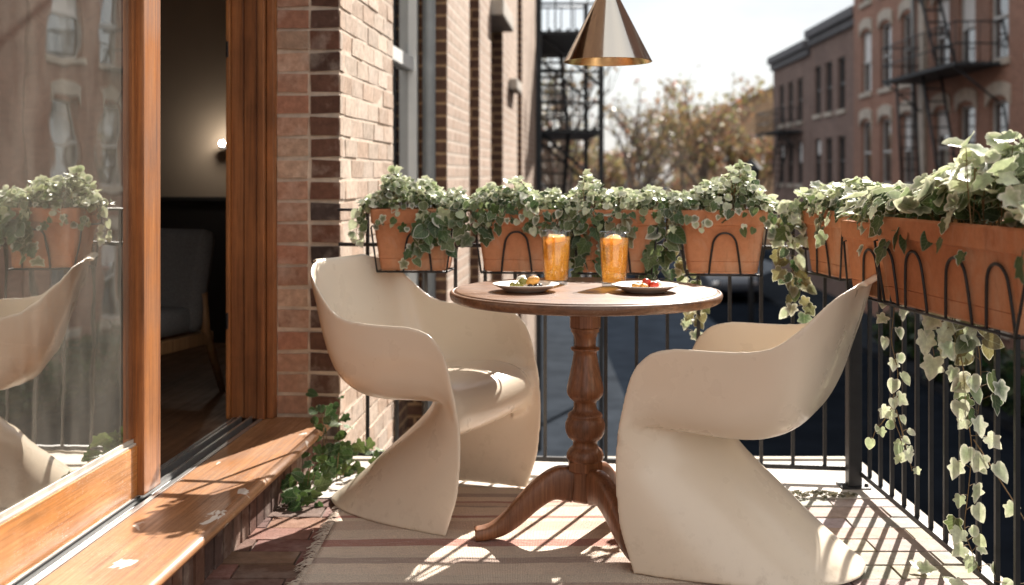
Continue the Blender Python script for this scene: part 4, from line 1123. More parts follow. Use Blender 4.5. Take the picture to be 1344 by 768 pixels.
BACK = [(-0.325, 'against the brick pier', 1), (0.040, 'behind the plate of olives', 1), (0.375, 'behind the tumblers', 1), (0.735, 'next to the corner post', 2)]
W_B = 0.19
dB = (B_ - A_).normalized(); angB = math.atan2(dB.y, dB.x); nB = V(dB.y, -dB.x, 0)   # nB points to the viewer
vB = {
 0: [([( -0.28, 3.86, 0.955), (-0.30, 3.845, 0.90), (-0.32, 3.85, 0.84), (-0.345, 3.85, 0.78)], 95, 0.058, 0.045, 0.15, False, 0.028),
     ([(-0.28, 3.86, 0.94), (-0.265, 3.845, 0.88), (-0.245, 3.85, 0.82)], 100, 0.055, 0.05, 0.1, False, 0.03),
     ([(-0.145, 3.88, 0.97), (-0.14, 3.86, 0.92), (-0.13, 3.86, 0.85)], 120, 0.062, 0.05, 0.08, False, 0.04),
     ([(-0.49, 3.98, 0.99), (-0.53, 3.97, 0.95), (-0.55, 3.97, 0.89), (-0.555, 3.97, 0.84)], 70, 0.04, 0.03, 0.7, False, 0.02)],
 1: [([(0.20, 3.87, 0.97), (0.215, 3.845, 0.90), (0.225, 3.85, 0.82), (0.24, 3.86, 0.77)], 110, 0.055, 0.042, 0.05, False, 0.04),
     ([(-0.03, 3.865, 0.98), (-0.045, 3.84, 0.95), (-0.06, 3.84, 0.90)], 90, 0.05, 0.045, 0.1, False, 0.03),
     ([(0.09, 3.86, 0.98), (0.10, 3.835, 0.94), (0.12, 3.84, 0.89)], 90, 0.05, 0.045, 0.1, False, 0.03)],
 2: [([(0.53, 3.83, 0.96), (0.525, 3.80, 0.88), (0.50, 3.81, 0.80), (0.495, 3.82, 0.72), (0.48, 3.82, 0.66)], 110, 0.058, 0.045, 0.06, False, 0.042),
     ([(0.36, 3.83, 0.97), (0.36, 3.80, 0.92), (0.35, 3.80, 0.86)], 90, 0.05, 0.045, 0.1, True, 0.03),
     ([(0.27, 3.84, 0.97), (0.265, 3.815, 0.90), (0.27, 3.82, 0.80), (0.26, 3.83, 0.72)], 110, 0.052, 0.042, 0.05, False, 0.04)],
 3: [([(0.60, 3.97, 0.93), (0.61, 3.99, 0.80), (0.63, 3.99, 0.70), (0.655, 3.985, 0.62), (0.62, 3.99, 0.52)], 85, 0.045, 0.04, 0.45, True, 0.03)],
}
for k, (x, where, pk) in enumerate(BACK):
    t_ = (x - A_.x) / dB.x; p = A_ + dB * t_ + nB * (W_B / 2 + 0.028)
    loc = (p.x, p.y, 0.745)
    pl, bs = make_planter(0.295, W_B, 'short terracotta planter on the back railing ' + where, loc, angB, [(0.0 if k != 3 else 0.005, 0.105)] if k else [(0.02, 0.10)], 'terracotta planters on the railing')
    bs['label'] = 'black wire hanger holding the back planter ' + where
    make_ivy('bushy variegated ivy in the back planter ' + where, loc, angB, 0.30, W_B, [720, 560, 560, 720][k], [0.135, 0.105, 0.11, 0.125][k], 0.020, 0.036, 40 + k, vB[k], 0.13 if k in (1, 2) else 0.05, (0.12, 0.035) if k == 3 else None, [0.03, 0.055, 0.055, 0.02][k])

RIGHTP = [(3.70, 0.345, 1.105, 'farthest on the right railing, beside the corner post', 560, 0.105, 0.026, 0.046),
          (3.215, 0.335, 1.100, 'middle of the three on the right railing', 380, 0.105, 0.030, 0.054),
          (2.52, 0.74, 1.045, 'longest one nearest the viewer on the right railing', 560, 0.135, 0.032, 0.068)]
HOOPS = [[(0.0, 0.11)], [(0.02, 0.11)], [(0.24, 0.11), (0.07, 0.115), (-0.13, 0.11), (-0.28, 0.11)]]
# hanging strands, right railing
vR = {
 0: [([(0.995, 3.86, 0.97), (0.965, 3.86, 0.90), (0.955, 3.87, 0.80), (0.985, 3.87, 0.70), (0.975, 3.87, 0.60)], 110, 0.055, 0.045, 0.18, True, 0.04),
     ([(0.97, 3.86, 0.99), (0.935, 3.86, 0.95), (0.92, 3.86, 0.89), (0.93, 3.86, 0.84)], 90, 0.045, 0.035, 0.9, False, 0.03)],
 1: [([(1.09, 3.26, 0.745), (1.105, 3.235, 0.70), (1.095, 3.225, 0.60), (1.115, 3.23, 0.50), (1.10, 3.24, 0.40), (1.125, 3.23, 0.31), (1.12, 3.25, 0.26)], 38, 0.042, 0.032, 0.95, False, 0.026),
     ([(1.115, 3.23, 0.44), (1.08, 3.24, 0.37), (1.055, 3.24, 0.34), (1.045, 3.24, 0.31)], 38, 0.03, 0.028, 0.95, False, 0.012),
     ([(1.11, 3.23, 0.40), (1.135, 3.24, 0.32), (1.145, 3.24, 0.28), (1.16, 3.24, 0.22)], 36, 0.034, 0.026, 0.95, False, 0.014)],
 2: [([(1.075, 2.80, 0.73), (1.10, 2.78, 0.68), (1.12, 2.775, 0.60), (1.13, 2.78, 0.50), (1.145, 2.785, 0.40), (1.14, 2.79, 0.30), (1.13, 2.79, 0.20), (1.15, 2.80, 0.14), (1.17, 2.80, 0.085)], 42, 0.050, 0.036, 0.85, False, 0.034),
     ([(1.13, 2.80, 0.745), (1.16, 2.795, 0.68), (1.17, 2.79, 0.58), (1.165, 2.795, 0.48)], 56, 0.058, 0.046, 0.2, True, 0.036),
     ([(1.06, 2.80, 0.735), (1.045, 2.785, 0.68), (1.05, 2.78, 0.63)], 50, 0.052, 0.05, 0.95, False, 0.03),
     ([(1.15, 2.785, 0.42), (1.19, 2.74, 0.34), (1.235, 2.70, 0.25), (1.275, 2.68, 0.16), (1.25, 2.69, 0.10), (1.18, 2.74, 0.085), (1.15, 2.79, 0.12)], 18, 0.046, 0.04, 0.95, False, 0.012)],
}
for k, (yc, L, xc, where, n, hgt, s0, s1) in enumerate(RIGHTP):
    loc = (xc, yc, (0.748, 0.728, 0.760)[k])
    pl, bs = make_planter(L, 0.19, 'terracotta planter, ' + where, loc, R((-84, -83, -84)[k]), HOOPS[k])
    bs['label'] = 'black wire hanger of the planter, ' + where
    make_ivy('pale variegated ivy in the planter, ' + where, loc, R((-84, -83, -84)[k]), L, 0.19, n, hgt, s0, s1, 70 + k, vR[k], 0.025, (0.15, 0.05) if k == 2 else None)

# ground ivy in the corner by the pier
def ground_ivy(label, spots, seed):
    t = thing('creeping_ivy', label, 'ivy', (spots[0][0], spots[0][1], 0))
    r = random.Random(seed); fo = MB(); st = MB()
    for (x, y, z0, rad, n, s) in spots:
        for k in range(n):
            p = V(x - spots[0][0] + r.gauss(0, rad), y - spots[0][1] + r.gauss(0, rad * .8), max(0.012, z0 + r.gauss(0, rad * 0.9)))
            leaf(fo, p, V(r.uniform(-1, 1), r.uniform(-1, .3), r.uniform(-.7, .3)), V(r.uniform(-.5, .5), -0.8, 0.7), s * r.uniform(0.6, 1.1), 0.0, r, False, True)  # leaf colours darkened to put the missing shade into them
            if k % 4 == 0: st.tube([V(p.x * .6, p.y * .6, 0.0), V(p.x * .8, p.y * .8, p.z * 0.7), p], 0.0014, 5, caps=False)
    o0 = spots[0]; st.tube([(-0.04, -0.02, 0.006)] + [(q[0] - o0[0], q[1] - o0[1], 0.006) for q in spots] + [(spots[-1][0] - o0[0] + 0.03, spots[-1][1] - o0[1] + 0.03, 0.006)], 0.0018, 5)
    fo.build('foliage', LEAF, t); st.build('stems', STEM, t)
ground_ivy('dark green ivy creeping up the shaded foot of the brick pier', [(-0.64, 3.96, 0.09, 0.045, 34, 0.050), (-0.655, 4.06, 0.21, 0.035, 18, 0.046), (-0.56, 4.02, 0.045, 0.05, 26, 0.045)], 4)
ground_ivy('dark ivy tuft on the paving under the sill edge', [(-0.70, 3.64, 0.04, 0.035, 20, 0.055), (-0.68, 3.73, 0.05, 0.035, 16, 0.05)], 6)
def fallen(label, x, y, seed, s=0.05):
    r = random.Random(seed); mb = MB()
    leaf(mb, (0, 0, 0.012), V(1, -.3, 0.1), V(-.2, -0.5, 0.8), s, 0.9, r)
    leaf(mb, (0.012, 0.012, 0.012), V(-.5, .6, 0.2), V(.2, -0.6, 0.8), s * .8, 0.9, r)
    o = mb.build('fallen_leaf', LEAF); o.location = (x, y, 0.003); tag(o, label, 'leaf')
fallen('pale ivy sprig lying on the paving by the railing edge', 1.10, 3.02, 1)
fallen('pale ivy leaf lying alone on the sunlit paving nearer the viewer', 1.14, 2.90, 2, 0.045)

# ------------------------------------------------------------------ street and far buildings
G = -3.2
b = MB(); b.quad([(-400, -200, G - 0.12), (400, -200, G - 0.12), (400, 600, G - 0.12), (-400, 600, G - 0.12)]); struct(b.build('ground', PAVEMENT))
b = MB(); b.quad([(1.4, -20, G - 0.116), (7.8, -20, G - 0.116), (9.2, 56, G - 0.116), (2.8, 56, G - 0.116)]); b.quad([(-40, 56.01, G - 0.116), (60, 56.01, G - 0.116), (60, 64, G - 0.116), (-40, 64, G - 0.116)]); struct(b.build('road', ASPHALT))
def slabxy(pts, z0, z1, name, mat):
    b = MB(); i0 = [b.vert((x, y, z0)) for x, y in pts]; i1 = [b.vert((x, y, z1)) for x, y in pts]; n = len(pts)
    for k in range(n): b.face((i0[k], i0[(k + 1) % n], i1[(k + 1) % n], i1[k]))
    b.face(i1); return struct(b.build(name, mat))
slabxy([(7.8, -20), (12, -20), (12.6, 56), (9.2, 56)], G - 0.12, G + 0.02, 'pavement_right', PAVEMENT)
slabxy([(-6, -20), (1.4, -20), (2.8, 56), (-6, 56)], G - 0.12, G + 0.02, 'pavement_left', PAVEMENT)

SROT = -math.atan(0.027)
def facade(b, L0, L1, z0, z1, opens, depth=0.16):
    """wall in the local plane x=0 facing -x, with real openings (ya,yb,za,zb)"""
    ys = sorted({L0, L1, *[o[0] for o in opens], *[o[1] for o in opens]}); zs = sorted({z0, z1, *[o[2] for o in opens], *[o[3] for o in opens]})
    def inside(y, z): return any(o[0] < y < o[1] and o[2] < z < o[3] for o in opens)
    for ya, yb in zip(ys[:-1], ys[1:]):
        for za, zb in zip(zs[:-1], zs[1:]):
            if inside((ya + yb) / 2, (za + zb) / 2): continue
            b.quad([(0, yb, za), (0, ya, za), (0, ya, zb), (0, yb, zb)], uv=[(yb, za), (ya, za), (ya, zb), (yb, zb)])
    for (ya, yb, za, zb) in opens:
        for q, uvq in (([(0, ya, za), (depth, ya, za), (depth, ya, zb), (0, ya, zb)], [(0, za), (depth, za), (depth, zb), (0, zb)]),
                  ([(0, yb, za), (depth, yb, za), (depth, yb, zb), (0, yb, zb)], [(0, za), (depth, za), (depth, zb), (0, zb)]),
                  ([(0, ya, za), (0, yb, za), (depth, yb, za), (depth, ya, za)], [(ya, 0), (yb, 0), (yb, depth), (ya, depth)]),
                  ([(0, ya, zb), (0, yb, zb), (depth, yb, zb), (depth, ya, zb)], [(ya, 0), (yb, 0), (yb, depth), (ya, depth)])):
            b.quad(q, uv=uvq)

FRAMEDARK = m_plain('window_frame_dark', (0.05, 0.055, 0.06), 0.5, 0, 0.1, 5, 0)
FRAMEPALE = m_plain('window_frame_pale', (0.42, 0.43, 0.43), 0.5, 0, 0.1, 5, 0)
BLIND = m_plain('window_blind', (0.62, 0.63, 0.64), 0.7, 0, 0.1, 1, 0)
def swin(parent, ya, yb, za, zb, seed, x=0.09, arch=True, pale=False):
    r = random.Random(seed)
    b = MB(); t = 0.06; zm = za + (zb - za) * 0.5
    b.box((x, ya, za), (x + .06, ya + t, zb)); b.box((x, yb - t, za), (x + .06, yb, zb)); b.box((x, ya + t, zb - t), (x + .06, yb - t, zb)); b.box((x, ya + t, za), (x + .06, yb - t, za + t)); b.box((x - .02, ya + t, zm - .035), (x + .05, yb - t, zm + .035))
    f = b.build('window', FRAMEPALE if pale else FRAMEDARK, parent)
    b = MB(); b.box((x + .04, ya + t, za + t), (x + .07, yb - t, zb - t)); b.build('pane', WINGLASS, f)
    if r.random() < 0.55:
        b = MB(); b.box((x + .030, ya + t + .02, zb - t - (zb - za) * r.choice((0.45, 0.45, 0.3))), (x + .039, yb - t - .02, zb - t)); b.build('blind', BLIND, f)
    if arch:
        b = MB(); n = 7; pts = []
        for k in range(n):
            q = k / (n - 1); pts.append((ya - 0.12 + (yb - ya + 0.24) * q, zb + 0.02 + 0.10 * math.sin(math.pi * q)))
        fr0 = []
        for sgn, xx in ((0, -0.05), (1, 0.02)):
            lo = [b.vert((xx, y, z if 0 < i < n - 1 else zb - 0.12)) for i, (y, z) in enumerate(pts)]; hi = [b.vert((xx, y, z + 0.30 if 0 < i < n - 1 else zb + 0.30)) for i, (y, z) in enumerate(pts)]
            fr0.append((lo, hi))
        (l0, h0), (l1, h1) = fr0
        for k in range(n - 1):
            b.face((l0[k], h0[k], h0[k + 1], l0[k + 1])); b.face((h0[k], h1[k], h1[k + 1], h0[k + 1])); b.face((l0[k], l0[k + 1], l1[k + 1], l1[k]))
        b.face((l0[0], l1[0], h1[0], h0[0])); b.face((l0[-1], h0[-1], h1[-1], l1[-1]))
        b.build('lintel', STONE, f)
    b = MB(); b.box((-0.07, ya - 0.08, za - 0.14), (0.10, yb + 0.08, za - 0.002)); b.build('sill', STONE, f)
    return f

def street_house(label, y0, y1, top, mat, cols, rows, loc, w=1.05, arch=True, depth=9, extra=None, pale=False, cornice=True):
    h = thing('brick_townhouse', label, 'town house', loc, SROT)
    ops = [(yc - w / 2, yc + w / 2, za, zb) for yc in cols for (za, zb) in rows]
    b = MB(); facade(b, y0, y1, G - 0.1, top, ops)
    for q, uv in (([(0, y0, G), (depth, y0, G), (depth, y0, top), (0, y0, top)], [(0, G), (depth, G), (depth, top), (0, top)]), ([(0, y1, G), (depth, y1, G), (depth, y1, top), (0, y1, top)], [(0, G), (depth, G), (depth, top), (0, top)]),
                  ([(depth, y0, G), (depth, y1, G), (depth, y1, top), (depth, y0, top)], [(y0, G), (y1, G), (y1, top), (y0, top)]), ([(0, y0, top - .01), (0, y1, top - .01), (depth, y1, top - .01), (depth, y0, top - .01)], [(0, 0)] * 4)):
        b.quad(q, uv=uv)
    b.build('wall', mat, h)
    # dark inner back of the openings is the pane itself
    for k, (ya, yb, za, zb) in enumerate(ops): swin(h, ya, yb, za, zb, k + int(y0 * 10), arch=arch, pale=pale)
    if cornice:
        b = MB(); b.box((-0.28, y0 + .02, top - 0.02), (0.5, y1 - .02, top + 0.28)); b.box((-0.14, y0 + .02, top - 0.30), (-0.003, y1 - .02, top - 0.021)); b.build('cornice', ROOF if arch is False else STONE, h)
    return h
SO = (10.0, 0, 0)
rows3 = [(-2.3, -0.3), (0.8, 2.7), (3.6, 5.48), (6.4, 8.25), (9.2, 11.0)]
near = street_house('tall red brick town house with stone window heads and an iron fire escape', 21.0, 35.9, 13.0, BROWNSTONE, [34.5, 32.55, 30.6, 28.0, 26.35, 24.5, 22.4], rows3, SO, pale=True)
b = MB(); b.box((-0.10, 29.05, G), (-0.003, 29.45, 12.6)); b.build('pilaster', STONE, near)
b = MB(); b.tube([(-0.12, 29.8, G), (-0.12, 29.8, 12.8)], 0.06, 8); b.build('downspout', GREY_PIPE, near)
street_house('brick town house nearest along the right side of the street', 3.0, 20.9, 12.0, BROWNSTONE, [18.8, 16.6, 14.4, 12.0, 9.4, 6.6, 4.4], rows3[:4], SO)
street_house('brown brick town house with grouped windows and a dark cornice', 36.0, 42.6, 6.25, BROWNSTONE2, [38.3, 40.0, 41.6], [(-2.3, -.3), (0.7, 2.4), (3.3, 5.1)], (10.25, 0, 0), 0.95, False)
hb = street_house('farthest brown brick town house on the right side, with a small iron balcony', 42.7, 49.6, 5.95, BROWNSTONE2, [44.5, 46.2, 47.9], [(-2.3, -.3), (0.7, 2.4), (3.2, 4.9)], (10.25, 0, 0), 0.95, False)

def fire_escape(label, loc, rz, L, D, levels, ladders, rail_h=0.95):
    f = thing('fire_escape', label, 'fire escape', loc, rz)
    for z in levels:
        b = MB(); b.box((-D, 0, z), (0, L, z + 0.05))
        for k in range(7): b.box((-D + D * k / 7, 0, z + .05), (-D + D * k / 7 + 0.04, L, z + 0.09))
        p = b.build('platform', IRON_OLD, f)
        b = MB()
        for zz in (rail_h, rail_h * 0.5): b.tube([(0, 0, z + zz), (-D, 0, z + zz), (-D, L, z + zz), (0, L, z + zz)], 0.02, 6)
        n = int(L / 0.28)
        for k in range(n + 1): b.tube([(-D, L * k / n, z), (-D, L * k / n, z + rail_h)], 0.012, 5)
        for k in range(1, 4): b.tube([(-D * k / 4, 0, z), (-D * k / 4, 0, z + rail_h)], 0.012, 5); b.tube([(-D * k / 4, L, z), (-D * k / 4, L, z + rail_h)], 0.012, 5)
        b.build('guard_rail', IRON_OLD, f)
        for yy in (0.2, L - 0.2):
            b = MB(); b.tube([(-D * .95, yy, z), (-0.02, yy, z - 0.8)], 0.025, 6); b.build('bracket', IRON_OLD, f)
    for (y0_, z0_, y1_, z1_, xx) in ladders:
        b = MB()
        for dx in (-0.22, 0.22): b.tube([(xx + dx, y0_, z0_), (xx + dx, y1_, z1_)], 0.035, 6)
        n = 9
        for k in range(1, n):
            q = k / n; b.box((xx - 0.22, y0_ + (y1_ - y0_) * q - .08, z0_ + (z1_ - z0_) * q), (xx + .22, y0_ + (y1_ - y0_) * q + .08, z0_ + (z1_ - z0_) * q + .03))
        b.build('stair', IRON_OLD, f)
    return f
def on_street(y, z=0, x0=10.0): 
    return (x0 + 0.027 * y, y, z)
fire_escape('black iron fire escape with slanted stairs on the red brick town house', on_street(24.2), SROT, 5.2, 1.05, [3.45, 6.3], [(2.9, 3.45, 1.6, 0.6, -0.55), (1.8, 3.45, 3.6, 6.3, -0.55), (4.4, 3.4, 4.0, 0.9, -0.7)])
fire_escape('small black iron fire balcony on the farthest brown town house', on_street(44.0, 0, 10.25), SROT, 4.6, 0.95, [2.75], [(1.0, 2.75, 3.2, 0.4, -0.5)])
# left-hand fire escape beyond the row house
lf = fire_escape('dark iron fire escape standing out from the end of the pale row house', (1.42, 17.3, 0), 0, 3.6, 1.0, [1.72, 3.25], [(0.5, 1.8, 3.2, 3.25, -0.75), (3.3, -0.2, 0.4, 1.72, -0.75)])
b = MB()
for x in (-1.0, -0.04):
    for y in (0.0, 3.6): b.box((x - .04, y - .04, G), (x + .04, y + .04, 4.25))
b.build('post', IRON_OLD, lf)
# building behind the escape, set back
bb = thing('brown_brick_house', 'shaded brown brick house standing behind the dark fire escape', 'house', (0.2, 21.2, 0), 0)
b = MB(); 
for q, L in (([(-6, 0, G), (0.35, 0, G), (0.35, 0, 7.4), (-6, 0, 7.4)], 6.35), ([(0.35, 0, G), (0.35, 9, G), (0.35, 9, 7.4), (0.35, 0, 7.4)], 9), ([(-6, 9, G), (0.35, 9, G), (0.35, 9, 7.4), (-6, 9, 7.4)], 6.35)):
    b.quad(q, uv=[(0, G), (L, G), (L, 7.4), (0, 7.4)])
b.quad([(-6, 0, 7.4), (.35, 0, 7.4), (.35, 9, 7.4), (-6, 9, 7.4)], uv=[(0, 0)] * 4)
b.build('wall', FACADE_DARK, bb)
for k, (y, z) in enumerate([(1.2, 0.4), (3.6, 0.4), (6, 0.4), (1.2, 3.3), (3.6, 3.3)]):
    b = MB(); b.box((0.33, y, z), (0.39, y + 1.1, z + 1.9)); f = b.build('window', FRAMEDARK, bb); b = MB(); b.box((0.385, y + .08, z + .08), (0.395, y + 1.02, z + 1.82)); b.build('pane', WINGLASS, f)

# far tan building with a pitched roof, low row in the distance
def far_house(name, label, x0, x1, y, d, top, mat, roof=None, wins=()):
    h = thing(name, label, 'house', (x0, y, G)); W_ = x1 - x0; H_ = top - G
    b = MB()
    for q, L in (([(0, 0, 0), (W_, 0, 0), (W_, 0, H_), (0, 0, H_)], W_), ([(0, 0, 0), (0, d, 0), (0, d, H_), (0, 0, H_)], d), ([(W_, 0, 0), (W_, d, 0), (W_, d, H_), (W_, 0, H_)], d), ([(0, d, 0), (W_, d, 0), (W_, d, H_), (0, d, H_)], W_)):
        b.quad(q, uv=[(0, 0), (L, 0), (L, H_), (0, H_)])
    b.build('wall', mat, h)
    b = MB(); rp = roof or 0.0
    if rp:
        pk = W_ * 0.62
        for q in ([(-.3, -.3, H_ - .1), (pk, -.3, H_ + rp), (pk, d + .3, H_ + rp), (-.3, d + .3, H_ - .1)], [(pk, -.3, H_ + rp), (W_ + .3, -.3, H_ + rp), (W_ + .3, d + .3, H_ + rp), (pk, d + .3, H_ + rp)]):
            b.quad(q)
            b.quad([(x, y_, z - 0.15) for x, y_, z in q])
        o = b.build('roof', ROOF, h)
        b = MB(); b.quad([(0, -.003, H_), (W_, -.003, H_), (W_, -.003, H_ + rp - .1), (pk, -.003, H_ + rp - .1)], uv=[(0, 0), (W_, 0), (W_, rp), (pk, rp)]); b.build('gable', mat, h)
    else:
        b.box((-.1, -.1, H_), (W_ + .1, d + .1, H_ + .25)); b.build('roof', ROOF, h)
    for (u, v, ww, hh) in wins:
        b = MB(); b.box((u, -0.05, v), (u + ww, 0.05, v + hh)); f = b.build('window', FRAMEPALE, h); b = MB(); b.box((u + .1, -0.07, v + .1), (u + ww - .1, -0.045, v + hh - .1)); b.build('pane', WINGLASS, f)
far_house('tan_brick_house', 'tan brick house with sloping roof closing the far end of the street', 11.2, 18.5, 68, 10, 4.4, TANBRICK, 2.0, [(0.8, 5.0, 1.1, 1.7), (3.0, 5.0, 1.1, 1.7), (5.2, 5.0, 1.1, 1.7), (0.8, 1.6, 1.1, 1.7), (3.0, 1.6, 1.1, 1.7)])
far_house('low_brick_house', 'low brown brick house far beyond the bare trees', 1.0, 8.2, 74, 8, 2.3, BROWNSTONE, 0, [(1, 2.6, 1, 1.5), (3.4, 2.6, 1, 1.5), (5.6, 2.6, 1, 1.5)])
far_house('grey_house', 'pale grey low house far behind the dark fire escape', -8, 0.6, 70, 8, 2.9, STONE, 0, [(5.2, 3.0, 1, 1.6), (7.2, 3.0, 1, 1.6)])

# trees
def tree(name, label, loc, h, seed, nleaf, cols, leaf_s, spread=0.42, group=None):
    t = thing(name, label, 'tree', loc, 0, group); r = random.Random(seed)
    wood = MB(); tips = []
    def grow(p, d, L, rad, lev):
        n = 4; pts = [p]; q = p.copy(); dd = d.copy()
        for k in range(n):
            dd = (dd + V(r.gauss(0, .13), r.gauss(0, .13), r.gauss(0.03, .08))).normalized(); q = q + dd * (L / n); pts.append(q.copy())
        wood.tube(pts, [rad * (1 - 0.45 * k / n) for k in range(n + 1)], 7 if lev < 2 else 4, caps=False)
        if lev >= 4 or rad < 0.008:
            tips.append((pts[1], pts[-1])); return
        if lev >= 2: tips.append((pts[1], pts[-1]))
        for k in range(r.choice((3, 3, 4)) if lev else 5):
            f = r.uniform(0.45, 1.0); i = min(int(f * n), n - 1); st_ = pts[i].lerp(pts[i + 1], f * n - i)
            nd = (dd * r.uniform(0.5, 0.9) + V(r.gauss(0, spread), r.gauss(0, spread), r.uniform(-0.05, 0.45))).normalized()
            grow(st_, nd, L * r.uniform(0.55, 0.8), rad * r.uniform(0.42, 0.6), lev + 1)
    grow(V(0, 0, 0), V(0, 0, 1), h * 0.40, h * 0.026, 0)
    wood.build('trunk', BARK, t)
    if nleaf:
        fo = MB()
        for k in range(nleaf):
            a, b_ = r.choice(tips); p = a.lerp(b_, r.uniform(0, 1.1)) + V(r.gauss(0, h * .015), r.gauss(0, h * .015), r.gauss(0, h * .015))
            u = V(r.gauss(0, 1), r.gauss(0, 1), r.gauss(0, 1)).normalized(); v = u.orthogonal().normalized(); s = leaf_s * r.uniform(0.6, 1.3)
            c = tuple(x * r.uniform(0.75, 1.25) for x in r.choice(cols))
            fo.quad([p - u * s, p + v * s * .6, p + u * s, p - v * s * .6], c)
        fo.build('crown', TREELEAF, t)
    return t
AUT = [(0.42, 0.29, 0.16), (0.36, 0.26, 0.15), (0.46, 0.34, 0.20), (0.30, 0.23, 0.15)]
tree('autumn_tree', 'golden brown autumn tree before the tan house', (8.6, 56, G), 10.2, 2, 1500, AUT, 0.17)
tree('autumn_tree', 'brown autumn tree between the tan house and the bare tree', (6.4, 60, G), 8.6, 3, 1000, AUT, 0.16)
tree('autumn_tree', 'thin golden autumn tree against the far right town house', (11.2, 57, G), 9.4, 9, 1500, AUT, 0.18)
tree('autumn_tree', 'low brown autumn tree in the gap left of the tan house', (4.6, 66, G), 8.2, 14, 1300, AUT, 0.17)
tree('bare_tree', 'tall bare tree with fine branches beside the dark fire escape', (3.3, 44, G), 9.6, 5, 260, AUT, 0.12)
tree('bare_tree', 'bare tree seen through the dark fire escape', (1.6, 36, G), 10.5, 7, 260, AUT, 0.12)
tree('bare_tree', 'small bare tree in the middle distance over the middle planters', (5.2, 50, G), 9.2, 8, 500, AUT, 0.13)

# shrubs along the right pavement
def shrub(label, x, y, s, seed):
    t = thing('shrub', label, 'shrub', (x, y, G + 0.02), 0, 'shrubs along the far pavement'); r = random.Random(seed); fo = MB(); st = MB()
    for k in range(420):
        d = V(r.gauss(0, 1), r.gauss(0, 1), r.gauss(0, 1)).normalized() * r.uniform(0.5, 1.0)
        p = V(d.x * s * .75, d.y * s * .95, s * 0.75 + d.z * s * .7 * (1 + .2 * math.sin(3 * d.x + seed)))
        u = V(r.gauss(0, 1), r.gauss(0, 1), r.gauss(0, 1)).normalized(); v = u.orthogonal().normalized(); q = 0.11 * r.uniform(.6, 1.3)
        c = tuple(x_ * r.uniform(.7, 1.3) for x_ in r.choice([(0.035, 0.065, 0.025), (0.05, 0.08, 0.03), (0.025, 0.05, 0.025)]))
        fo.quad([p - u * q, p + v * q * .7, p + u * q, p - v * q * .7], c)
    for k in range(7):
        a = 6.28 * k / 7; st.tube([(0, 0, 0), (0.3 * s * math.cos(a), .3 * s * math.sin(a), s * .8)], [0.03, 0.012], 5)
    fo.build('foliage', TREELEAF, t); st.build('stems', BARK, t)
for k, (x, y, s) in enumerate([(8.7, 17.0, 0.8), (8.75, 18.8, 0.95), (8.8, 20.8, 0.85), (8.9, 23.0, 0.9), (8.65, 15.2, 0.75), (9.0, 26.0, 0.8)]):
    shrub('dark green shrub by the pavement below the town houses', x, y, s, 100 + k)

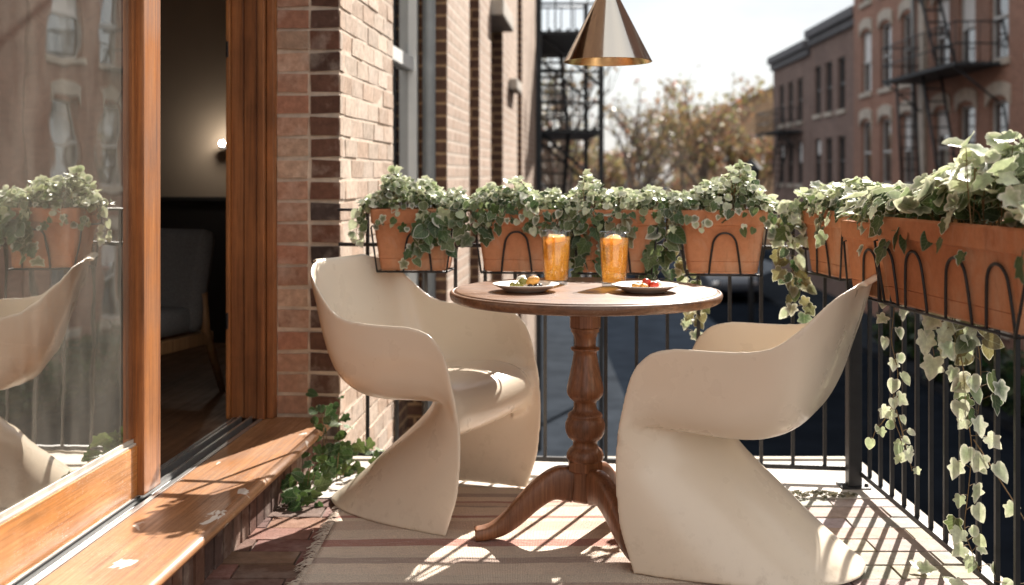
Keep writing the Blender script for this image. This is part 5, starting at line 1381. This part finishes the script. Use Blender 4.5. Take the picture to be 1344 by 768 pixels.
# parked cars
def make_car(label, loc, rz, paint):
    c = thing('parked_car', label, 'car', loc, rz, 'cars parked along the kerb')
    prof = [(-2.1, 0.45), (-2.12, 0.75), (-2.0, 0.92), (-1.45, 0.98), (-0.95, 1.38), (-0.2, 1.46), (0.55, 1.40), (1.15, 0.98), (1.85, 0.86), (2.1, 0.68), (2.12, 0.42), (1.75, 0.25), (-1.8, 0.25)]
    b = MB(); L = []
    for (sy, inset) in ((-0.86, 0), (0.86, 0)):
        L.append([b.vert((x, sy * (0.80 if z > 1.1 else 1.0), z)) for x, z in prof])
    n = len(prof)
    for k in range(n): b.face((L[0][k], L[0][(k + 1) % n], L[1][(k + 1) % n], L[1][k]))
    b.face(L[0][::-1]); b.face(L[1])
    body = b.build('body', paint, c); bevelmod(body, 0.09, 3, 15)
    b = MB()
    for s in (-1, 1):
        y = s * 0.80
        b.quad([(-1.15, s * 0.855, 1.02), (-0.85, y * .93, 1.33), (-0.22, y * .93, 1.38), (-0.22, s * 0.855, 1.02)]); b.quad([(-0.14, s * .855, 1.02), (-0.14, y * .93, 1.38), (0.5, y * .93, 1.33), (0.92, s * .855, 1.02)])
    b.quad([(0.60, -.6, 1.395), (0.60, .6, 1.395), (1.10, .74, 1.035), (1.10, -.74, 1.035)]); b.quad([(-1.0, -.6, 1.36), (-1.0, .6, 1.36), (-1.40, .74, 1.035), (-1.40, -.74, 1.035)])
    b.build('windows', WINGLASS, c)
    for x in (-1.3, 1.35):
        for s in (-1, 1):
            b = MB(); ring = []
            for (yy, rr) in ((s * .70, .0), (s * .70, .30), (s * .72, .33), (s * .87, .33), (s * .89, .30), (s * .89, .19), (s * .87, .17)):
                ring.append([b.vert((x + rr * math.cos(6.2832 * k / 24), yy, 0.33 + rr * math.sin(6.2832 * k / 24))) for k in range(24)])
            for A, B in zip(ring[:-1], ring[1:]):
                for k in range(24): b.face((A[k], A[(k + 1) % 24], B[(k + 1) % 24], B[k]))
            wl = b.build('wheel', RUBBER, c); b = MB(); i = [b.vert((x + .19 * math.cos(6.2832 * k / 24), s * .88, 0.33 + .19 * math.sin(6.2832 * k / 24))) for k in range(24)]; b.face(i); b.build('rim', ALU, wl)
    for s in (-1, 1):
        b = MB(); b.ell((2.02, s * .62, .68), (.10, .16, .09)); b.build('headlight', ALU, c)
        b = MB(); b.ell((-2.06, s * .66, .78), (.07, .14, .09)); b.build('taillight', TOMATO, c)
    return c
SILVER = m_plain('silver_paint', (0.62, 0.63, 0.64), 0.3, 0.3, 0.03, 2, 0, coat=0.6)
DARKPAINT = m_plain('dark_paint', (0.04, 0.05, 0.07), 0.3, 0.2, 0.03, 2, 0, coat=0.6)
make_car('white silver car parked at the kerb, glimpsed behind the table pedestal', (3.35, 43.0, G - 0.116), R(89), SILVER)
make_car('dark car parked at the right kerb below the brown town houses', (7.6, 40.0, G - 0.116), R(-91), DARKPAINT)

# wall lantern by the far house
ln = thing('street_lantern', 'small dark lantern lamp above the rightmost back planter', 'lantern', (5.35, 25.0, G + 0.02))
b = MB(); b.tube([(0, 0, 0), (0, 0, 3.95)], [0.07, 0.04], 8); b.build('post', IRON_OLD, ln)
b = MB(); b.lathe([(0.0, 3.95), (0.13, 3.98), (0.20, 4.38), (0.0, 4.40)], 6, smooth=False); b.build('lamp_housing', IRON_OLD, ln)
b = MB(); b.lathe([(0.27, 4.38), (0.04, 4.60), (0.0, 4.72)], 6, smooth=False, cap0=True); b.build('roof_cap', IRON_OLD, ln)

# added glowing dot for a flare glint inside; no real lamp
wl = thing('added_glint', 'tiny added glint dot glowing in the dim room beside the door jamb', 'glint', (-1.585, 6.16, 1.25))
t = NT('glint_glow'); e = t.n('ShaderNodeEmission'); e.inputs['Color'].default_value = (1, 0.92, 0.8, 1); e.inputs['Strength'].default_value = 60; t.done(e)
b = MB(); b.ell((0, -0.05, 0), (0.016, 0.016, 0.016)); b.build('bulb', t.m, wl)
b = MB(); b.lathe([(0.0, -0.03), (0.03, -0.03), (0.03, -0.015), (0.0, -0.015)], 16); b.build('glint_mount', IRON, wl)
